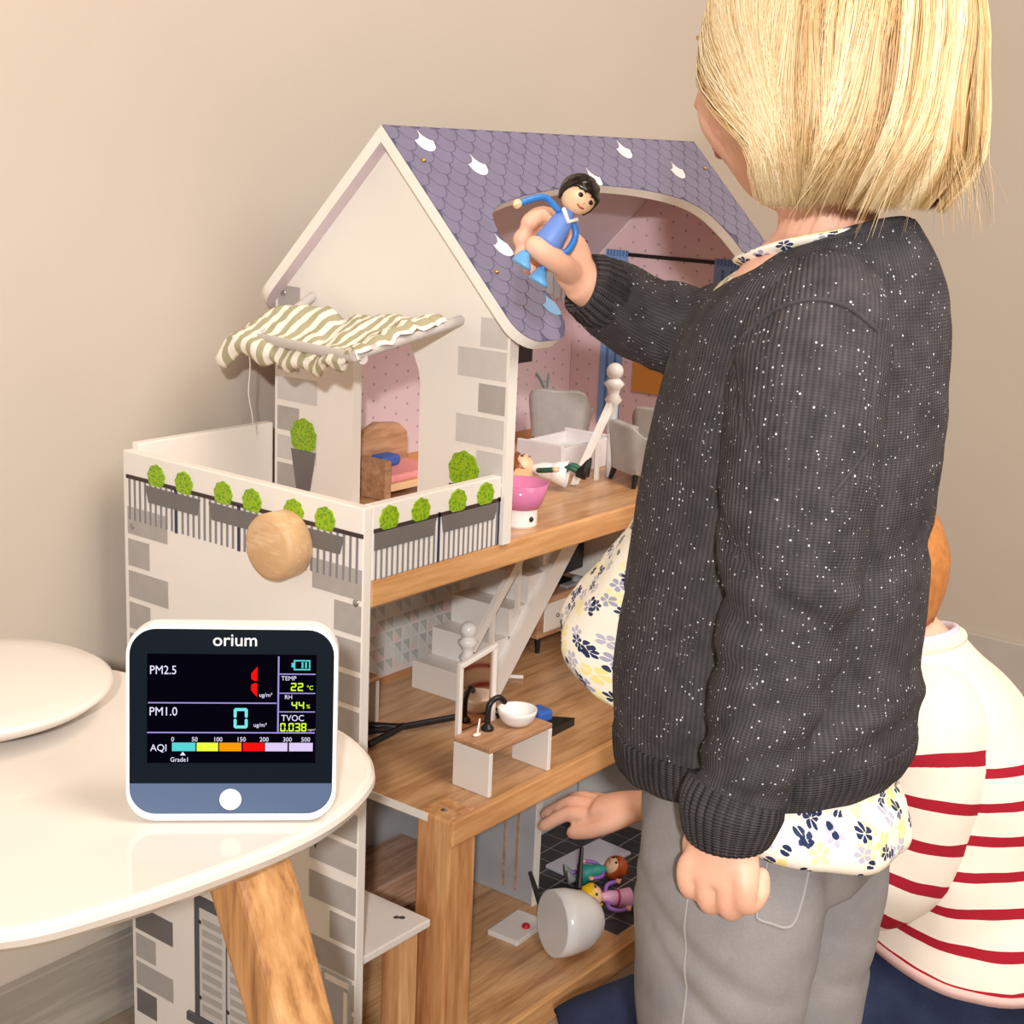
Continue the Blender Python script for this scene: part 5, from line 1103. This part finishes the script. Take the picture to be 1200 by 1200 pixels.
sr_pts = [(0.105, -0.395, 0.888, 0.042), (0.140, -0.360, 0.868, 0.048), (0.143, -0.300, 0.856, 0.046), (0.132, -0.250, 0.852, 0.042), (0.108, -0.218, 0.862, 0.038), (0.082, -0.204, 0.876, 0.034), (0.066, -0.197, 0.8855, 0.030)]
mesh('sleeve', loft(limb(sr_pts, 7), 56, dfn=sdf_r), 'knit', car, smooth=True)
cf = [(0.074, -0.2005, 0.8810, 0.029), (0.066, -0.197, 0.8855, 0.030), (0.060, -0.1945, 0.8890, 0.028), (0.0545, -0.192, 0.8925, 0.0265), (0.0535, -0.1915, 0.8930, 0.022)]
mesh('cuff', loft(limb(cf, 4), 90, dfn=lambda p, v_, w, s_: 0.0006 * math.sin(w * 30)), 'knit_rib', car, smooth=True)

# hair: a chin-length bob of separate strands over a base shell
HC = Vector((0.05, -0.402, 1.068))
def env(phi, a, drop, lam):
    """point on the hair envelope: phi from +y towards -x, a polar angle from the top, drop below the widest ring"""
    ex_, ey_ = 0.0950, 0.1015
    if drop <= 0: r_, z_ = math.sin(a), 0.115 * math.cos(a)
    else:
        z_ = -drop; u = drop / 0.100
        r_ = 1.0 + 0.045 * math.sin(min(1, u) * PI * 0.9) - 0.62 * max(0, u - 0.58) ** 1.7
    lam = lam + 0.014 * math.sin(phi * 8 + z_ * 34 + 1.0) * min(1, max(0, (0.06 - z_) / 0.12))
    return HC + Vector((-math.sin(phi) * ex_ * r_ * lam, math.cos(phi) * ey_ * r_ * lam, z_ * (lam if drop <= 0 else 1)))
V = []; Fc = []; np_, na = 72, 26
for i in range(na + 1):
    s_ = i / na
    for j in range(np_):
        ph = 2 * PI * j / np_; fa = abs((ph + PI) % (2 * PI) - PI)
        L = 0.092 + (PI / 2) * 0.105 if fa > 1.62 else (PI / 2) * 0.105 * (0.62 + 0.36 * (fa / 1.62) ** 2) + 0.05 * max(0, fa - 1.2)
        arc = s_ * L; qa = (PI / 2) * 0.105
        V.append(env(ph, arc / 0.105, 0, 0.95) if arc < qa else env(ph, PI / 2, arc - qa, 0.95 - 0.04 * (arc - qa) / 0.1))
for i in range(na):
    for j in range(np_):
        q = (j + 1) % np_; Fc.append((i * np_ + j, (i + 1) * np_ + j, (i + 1) * np_ + q, i * np_ + q))
hair = mesh('hair', (V, Fc), 'hair_under', girl, smooth=True)
m_ = hair.modifiers.new('thick', 'SOLIDIFY'); m_.thickness = 0.004; m_.offset = -1
rnd = random.Random(11); V = []; Fc = []; TI = []
for k in range(14000):
    ph0 = rnd.uniform(-PI, PI); sg = 1 if ph0 > 0 else -1; fa = abs(ph0)
    clump = noise.noise(Vector((ph0 * 4.0, 0.3, 2.0))); clump2 = noise.noise(Vector((ph0 * 13, 4.0, 1.0)))
    lam = 0.950 + 0.048 * rnd.random() ** 0.6 + 0.022 * clump2
    ph1 = ph0
    if fa < 1.7: ph1 = sg * (1.46 + 0.20 * rnd.random() + (fa - 0.4) * 0.10)
    a0_ = rnd.uniform(0.04, 0.55) if rnd.random() < 0.75 else rnd.uniform(0.5, 1.2)
    qa = (PI / 2) * 0.105; end = qa + 0.098 + rnd.gauss(0, 0.002) + 0.004 * clump
    if abs(ph1) < 1.65 and rnd.random() < 0.5: end -= rnd.uniform(0, 0.02)
    flick = abs(ph1) > 2.0 and rnd.random() < 0.012
    if flick: end += rnd.uniform(0.0, 0.02)
    n_ = 14; pts = []
    for i in range(n_):
        s_ = i / (n_ - 1); arc = a0_ * 0.105 + (end - a0_ * 0.105) * s_
        e_ = s_ * s_ * (3 - 2 * s_); ph = ph0 + (ph1 - ph0) * min(1, e_ * 1.12) + 0.16 * clump * math.sin(s_ * 4.5) + 0.006 * math.sin(s_ * 6 + k) * s_ + 0.14 * noise.noise(Vector((ph0 * 2.2, s_ * 2.6, 9.0))) * s_ - (0.34 * s_ * s_ * min(1, max(0, (ph0 - 1.8) / 0.5)) if ph0 > 0 else 0)
        l_ = lam
        if s_ > 0.80: l_ *= 1 + (0.42 if flick else -0.05) * ((s_ - 0.80) / 0.20) ** 1.5
        p = env(ph, arc / 0.105, 0, l_) if arc < qa else env(ph, PI / 2, arc - qa, l_)
        pts.append(p)
    w_ = rnd.uniform(0.0003, 0.0006); b0_ = len(V); tint = min(1, max(0, 0.54 + 0.55 * clump2 + 0.30 * clump + rnd.gauss(0, 0.13)))
    for i, p in enumerate(pts):
        d_ = (pts[min(i + 1, n_ - 1)] - pts[max(i - 1, 0)]).normalized(); out = (p - HC); out = (out - d_ * out.dot(d_)).normalized(); sd = d_.cross(out)
        ww = w_ * (1.0 if i < n_ - 4 else (n_ - 1 - i) / 4 * 0.85 + 0.15)
        V += [p + out * ww * 0.8, p + sd * ww - out * ww * 0.4, p - sd * ww - out * ww * 0.4]; TI += [tint] * 3
    for i in range(n_ - 1):
        for j in range(3): q = (j + 1) % 3; Fc.append((b0_ + i * 3 + j, b0_ + i * 3 + q, b0_ + (i + 1) * 3 + q, b0_ + (i + 1) * 3 + j))
hs = mesh('hair_strands', (V, Fc), 'blond_hair', hair, smooth=True); tag(hs, kind='stuff')
at = hs.data.attributes.new('tint', 'FLOAT', 'POINT'); at.data.foreach_set('value', TI)
# ------------------------------------------------------------------ the boy sitting behind
BH = Vector((0.408, -0.288, 0.600)); B0 = Vector((0.50, -0.43, 0.0)); BK = 1.06
bhd, bR = head(BH, BK, math.radians(4), math.radians(-14))
tor = [((0.438, -0.352, 0.522), (0.042, 0, 0), (0, 0.040, 0)), ((0.446, -0.368, 0.495), (0.080, 0, 0), (0, 0.055, 0)), ((0.460, -0.388, 0.445), (0.098, 0, 0), (0, 0.072, 0)), ((0.478, -0.41, 0.38), (0.100, 0, 0), (0, 0.080, 0)), ((0.488, -0.425, 0.28), (0.104, 0, 0), (0, 0.086, 0)), ((0.494, -0.43, 0.18), (0.108, 0, 0), (0, 0.092, 0)), ((0.494, -0.425, 0.09), (0.110, 0, 0), (0, 0.095, 0)), ((0.494, -0.42, 0.03), (0.09, 0, 0), (0, 0.08, 0))]
al = [(0.398, -0.396, 0.488, 0.040), (0.380, -0.396, 0.40, 0.038), (0.371, -0.380, 0.305, 0.034), (0.3766, -0.300, 0.2890, 0.031), (0.3722, -0.190, 0.2945, 0.025), (0.3645, -0.105, 0.2950, 0.020)]
ar = [(0.530, -0.362, 0.420, 0.034), (0.600, -0.340, 0.36, 0.036), (0.600, -0.270, 0.27, 0.032), (0.545, -0.180, 0.225, 0.024), (0.525, -0.150, 0.215, 0.019)]
hand_l = [loft(limb([(0.3645, -0.108, 0.2945, 0.019, 0.017), (0.3660, -0.085, 0.2900, 0.022, 0.016), (0.3640, -0.058, 0.2830, 0.027, 0.014), (0.3610, -0.036, 0.2750, 0.028, 0.012)], 4), 24)[:2]]
for base, tip, mid in (((0.345, -0.040, 0.270), (0.328, 0.018, 0.245), (0.336, -0.010, 0.266)), ((0.356, -0.034, 0.275), (0.345, 0.028, 0.250), (0.351, -0.002, 0.272)), ((0.367, -0.034, 0.276), (0.362, 0.026, 0.252), (0.366, -0.002, 0.273)), ((0.379, -0.040, 0.274), (0.380, 0.012, 0.254), (0.380, -0.012, 0.270))):
    b_, t_, m_ = Vector(base), Vector(tip), Vector(mid); hand_l.append(tube(spl([b_ + (b_ - m_) * 0.5, b_, m_, t_], 5), [0.0098, 0.0096, 0.0095, 0.0094, 0.0092, 0.0092, 0.009, 0.009, 0.0088, 0.0088, 0.0086, 0.0084, 0.0082, 0.008, 0.0078, 0.0074], 14))
hand_l.append(tube(spl([(0.352, -0.082, 0.284), (0.340, -0.060, 0.268), (0.334, -0.040, 0.256), (0.332, -0.020, 0.248)], 5), [0.0125 - 0.0003 * i for i in range(16)], 14))
hand_r = [loft(limb([(0.535, -0.165, 0.220, 0.019, 0.017), (0.520, -0.140, 0.210, 0.026, 0.014), (0.508, -0.118, 0.198, 0.027, 0.011)], 4), 20)[:2]]
for q in range(4): hand_r.append(tube(spl([(0.520 + 0.012 * q - 0.024, -0.128, 0.205), (0.506 + 0.013 * q - 0.022, -0.098, 0.190), (0.500 + 0.013 * q - 0.022, -0.078, 0.172)], 4), 0.0085, 12))
hand_r.append(tube(spl([(0.505, -0.155, 0.210), (0.486, -0.135, 0.200), (0.480, -0.112, 0.188)], 4), 0.0095, 12))
lg = [tube(spl([(0.45, -0.405, 0.115), (0.34, -0.25, 0.105), (0.235, -0.112, 0.058), (0.285, -0.19, 0.050), (0.38, -0.235, 0.045)], 6), [0.068 - 0.030 * min(1, i / 12) for i in range(25)], 20), tube(spl([(0.55, -0.40, 0.115), (0.62, -0.28, 0.105), (0.66, -0.16, 0.070), (0.58, -0.19, 0.055), (0.47, -0.205, 0.045)], 6), [0.068 - 0.026 * i / 24 for i in range(25)], 20)]
boy = thing('person', 'child in red-striped cream jersey and navy jeans seated on the floor behind the standing child', 'person', B0)
bb = mesh('body', remesh(cat(bhd, tube([(0.415, -0.306, 0.566), (0.427, -0.329, 0.540), (0.440, -0.356, 0.508)], [0.041, 0.042, 0.046], 24), loft(smooth_secs(tor, 4), 36)[:2], loft(limb(al), 24)[:2], loft(limb(ar), 24)[:2], *hand_l, *hand_r, *lg), 0.003, 5), 'skin', boy, smooth=True)
face_parts(bb, BH, BK, bR)
# close-cropped hair
V = []; Fc = []; np_, na = 64, 24
for i in range(na + 1):
    for j in range(np_):
        ph = 2 * PI * j / np_; fr_ = max(0, math.sin(ph)); a = (2.12 - 1.02 * fr_ ** 0.5) * i / na
        if abs(math.cos(ph)) > 0.9: a = min(a, 1.62)
        x, y, z = math.sin(a) * math.cos(ph), math.sin(a) * math.sin(ph), math.cos(a)
        p = Vector((x * 0.0775, y * (0.0945 if y > 0 else 0.094 - 0.020 * max(0, -z)), z * 0.108)); p *= 1 + 0.010 * noise.noise(Vector((x, y, z)) * 14)
        V.append(BH + bR @ p * BK)
for i in range(na):
    for j in range(np_):
        q = (j + 1) % np_; Fc.append((i * np_ + j, (i + 1) * np_ + j, (i + 1) * np_ + q, i * np_ + q))
hb_ = mesh('hair', (V, Fc), 'ginger_hair', boy, smooth=True); m_ = hb_.modifiers.new('thick', 'SOLIDIFY'); m_.thickness = 0.006; m_.offset = -1
# jersey
def jd(p, v_, w, s_): return noise.noise(p * 13 + Vector((2, 2, 9))) * 0.007 + noise.noise(p * 34) * 0.0022
js = smooth_secs([((0.436, -0.350, 0.530), (0.045, 0, 0), (0, 0.044, -0.012)), ((0.438, -0.354, 0.518), (0.058, 0, 0), (0, 0.052, -0.012)), ((0.446, -0.370, 0.490), (0.084, 0, 0), (0, 0.070, -0.006)), ((0.458, -0.388, 0.450), (0.102, 0, 0), (0, 0.086, 0)), ((0.478, -0.41, 0.39), (0.116, 0, 0), (0, 0.096, 0)), ((0.486, -0.423, 0.31), (0.124, 0, 0), (0, 0.104, 0)), ((0.490, -0.430, 0.262), (0.132, 0, 0), (0, 0.112, 0.004)), ((0.490, -0.432, 0.222), (0.136, 0, 0), (0, 0.116, 0.010))], 6)
je = mesh('jersey', loft(js, 72, (False, False), dfn=jd), 'striped_jersey', boy, smooth=True); m_ = je.modifiers.new('thick', 'SOLIDIFY'); m_.thickness = 0.003
hm = mesh('jersey_hem', loft([((0.490, -0.432, 0.226), (0.1375, 0, 0), (0, 0.1175, 0.010)), ((0.490, -0.432, 0.216), (0.137, 0, 0), (0, 0.117, 0.010))], 72, (False, False), dfn=jd), 'hem_pink', je, smooth=True); m_ = hm.modifiers.new('thick', 'SOLIDIFY'); m_.thickness = 0.004
def ring_pts(sec, n_=48, dz=0): return [Vector(sec[0]) + Vector(sec[1]) * math.cos(2 * PI * i / n_) + Vector(sec[2]) * math.sin(2 * PI * i / n_) + Vector((0, 0, dz)) for i in range(n_ + 1)]
mesh('collar', tube(ring_pts(js[0], 48, 0.0), 0.0085, 12), 'jersey_cream', je, smooth=True)
mesh('collar_lining', tube(ring_pts(((0.434, -0.348, 0.538), (0.044, 0, 0), (0, 0.043, -0.012)), 48), 0.004, 8), 'collar_lilac', je, smooth=True)
mesh('sleeve', loft(limb([(0.422, -0.378, 0.488, 0.046), (0.396, -0.388, 0.470, 0.056), (0.385, -0.400, 0.42, 0.058), (0.374, -0.394, 0.35, 0.056), (0.370, -0.372, 0.298, 0.052), (0.376, -0.320, 0.287, 0.046), (0.3755, -0.25, 0.2905, 0.040), (0.3705, -0.175, 0.2955, 0.034), (0.3655, -0.125, 0.2955, 0.028)], 6), 48, dfn=jd, v0=0.040), 'striped_jersey', je, smooth=True)
mesh('sleeve', loft(limb([(0.490, -0.370, 0.440, 0.040), (0.535, -0.360, 0.415, 0.048), (0.600, -0.340, 0.36, 0.050), (0.600, -0.270, 0.27, 0.045), (0.550, -0.188, 0.228, 0.031)], 6), 40, dfn=jd), 'striped_jersey', je, smooth=True)
# jeans
jn = cat(loft(smooth_secs([((0.490, -0.43, 0.262), (0.116, 0, 0), (0, 0.098, 0)), ((0.490, -0.43, 0.20), (0.124, 0, 0), (0, 0.106, 0)), ((0.492, -0.43, 0.12), (0.128, 0, 0), (0, 0.112, 0)), ((0.494, -0.42, 0.05), (0.118, 0, 0), (0, 0.105, 0)), ((0.494, -0.41, 0.004), (0.085, 0, 0), (0, 0.08, 0))], 3), 40)[:2],
         tube(spl([(0.425, -0.405, 0.142), (0.335, -0.25, 0.115), (0.228, -0.112, 0.064), (0.285, -0.19, 0.054), (0.365, -0.232, 0.055)], 6), [0.090 - 0.042 * min(1, i / 12) for i in range(25)], 24), tube(spl([(0.55, -0.40, 0.12), (0.62, -0.28, 0.108), (0.665, -0.16, 0.080), (0.58, -0.19, 0.062), (0.48, -0.205, 0.055)], 6), [0.080 - 0.028 * i / 24 for i in range(25)], 24))
jv = remesh(jn, 0.0045, 5); jv = ([Vector((p.x, p.y, max(0.003, p.z))) + Vector((0, 0, 1)) * (noise.noise(p * 17) * 0.004) * (1 if p.z > 0.02 else 0) for p in jv[0]], jv[1])
jo = mesh('jeans', jv, 'navy_denim', boy, smooth=True)
def jtop(x, y):
    b = max((p for p in jv[0] if abs(p.x - x) < 0.01 and abs(p.y - y) < 0.01), key=lambda p: p.z, default=None)
    return b
sp = [q for q in (jtop(0.40 + 0.03 * i / 12 - 0.006 * i, -0.345 - 0.012 + 0.0085 * i) for i in range(14)) if q is not None]
if len(sp) > 3: mesh('seam', tube([p + Vector((0, 0, 0.0006)) for p in sp], 0.001, 6), 'navy_stitch', jo)
for q, (x, y) in enumerate(((0.395, -0.235), (0.455, -0.205))):
    mesh('sock', ball((x, y, 0.040), 0.046, 0.030, 0.036, 20, 12), 'jersey_cream', boy, smooth=True)
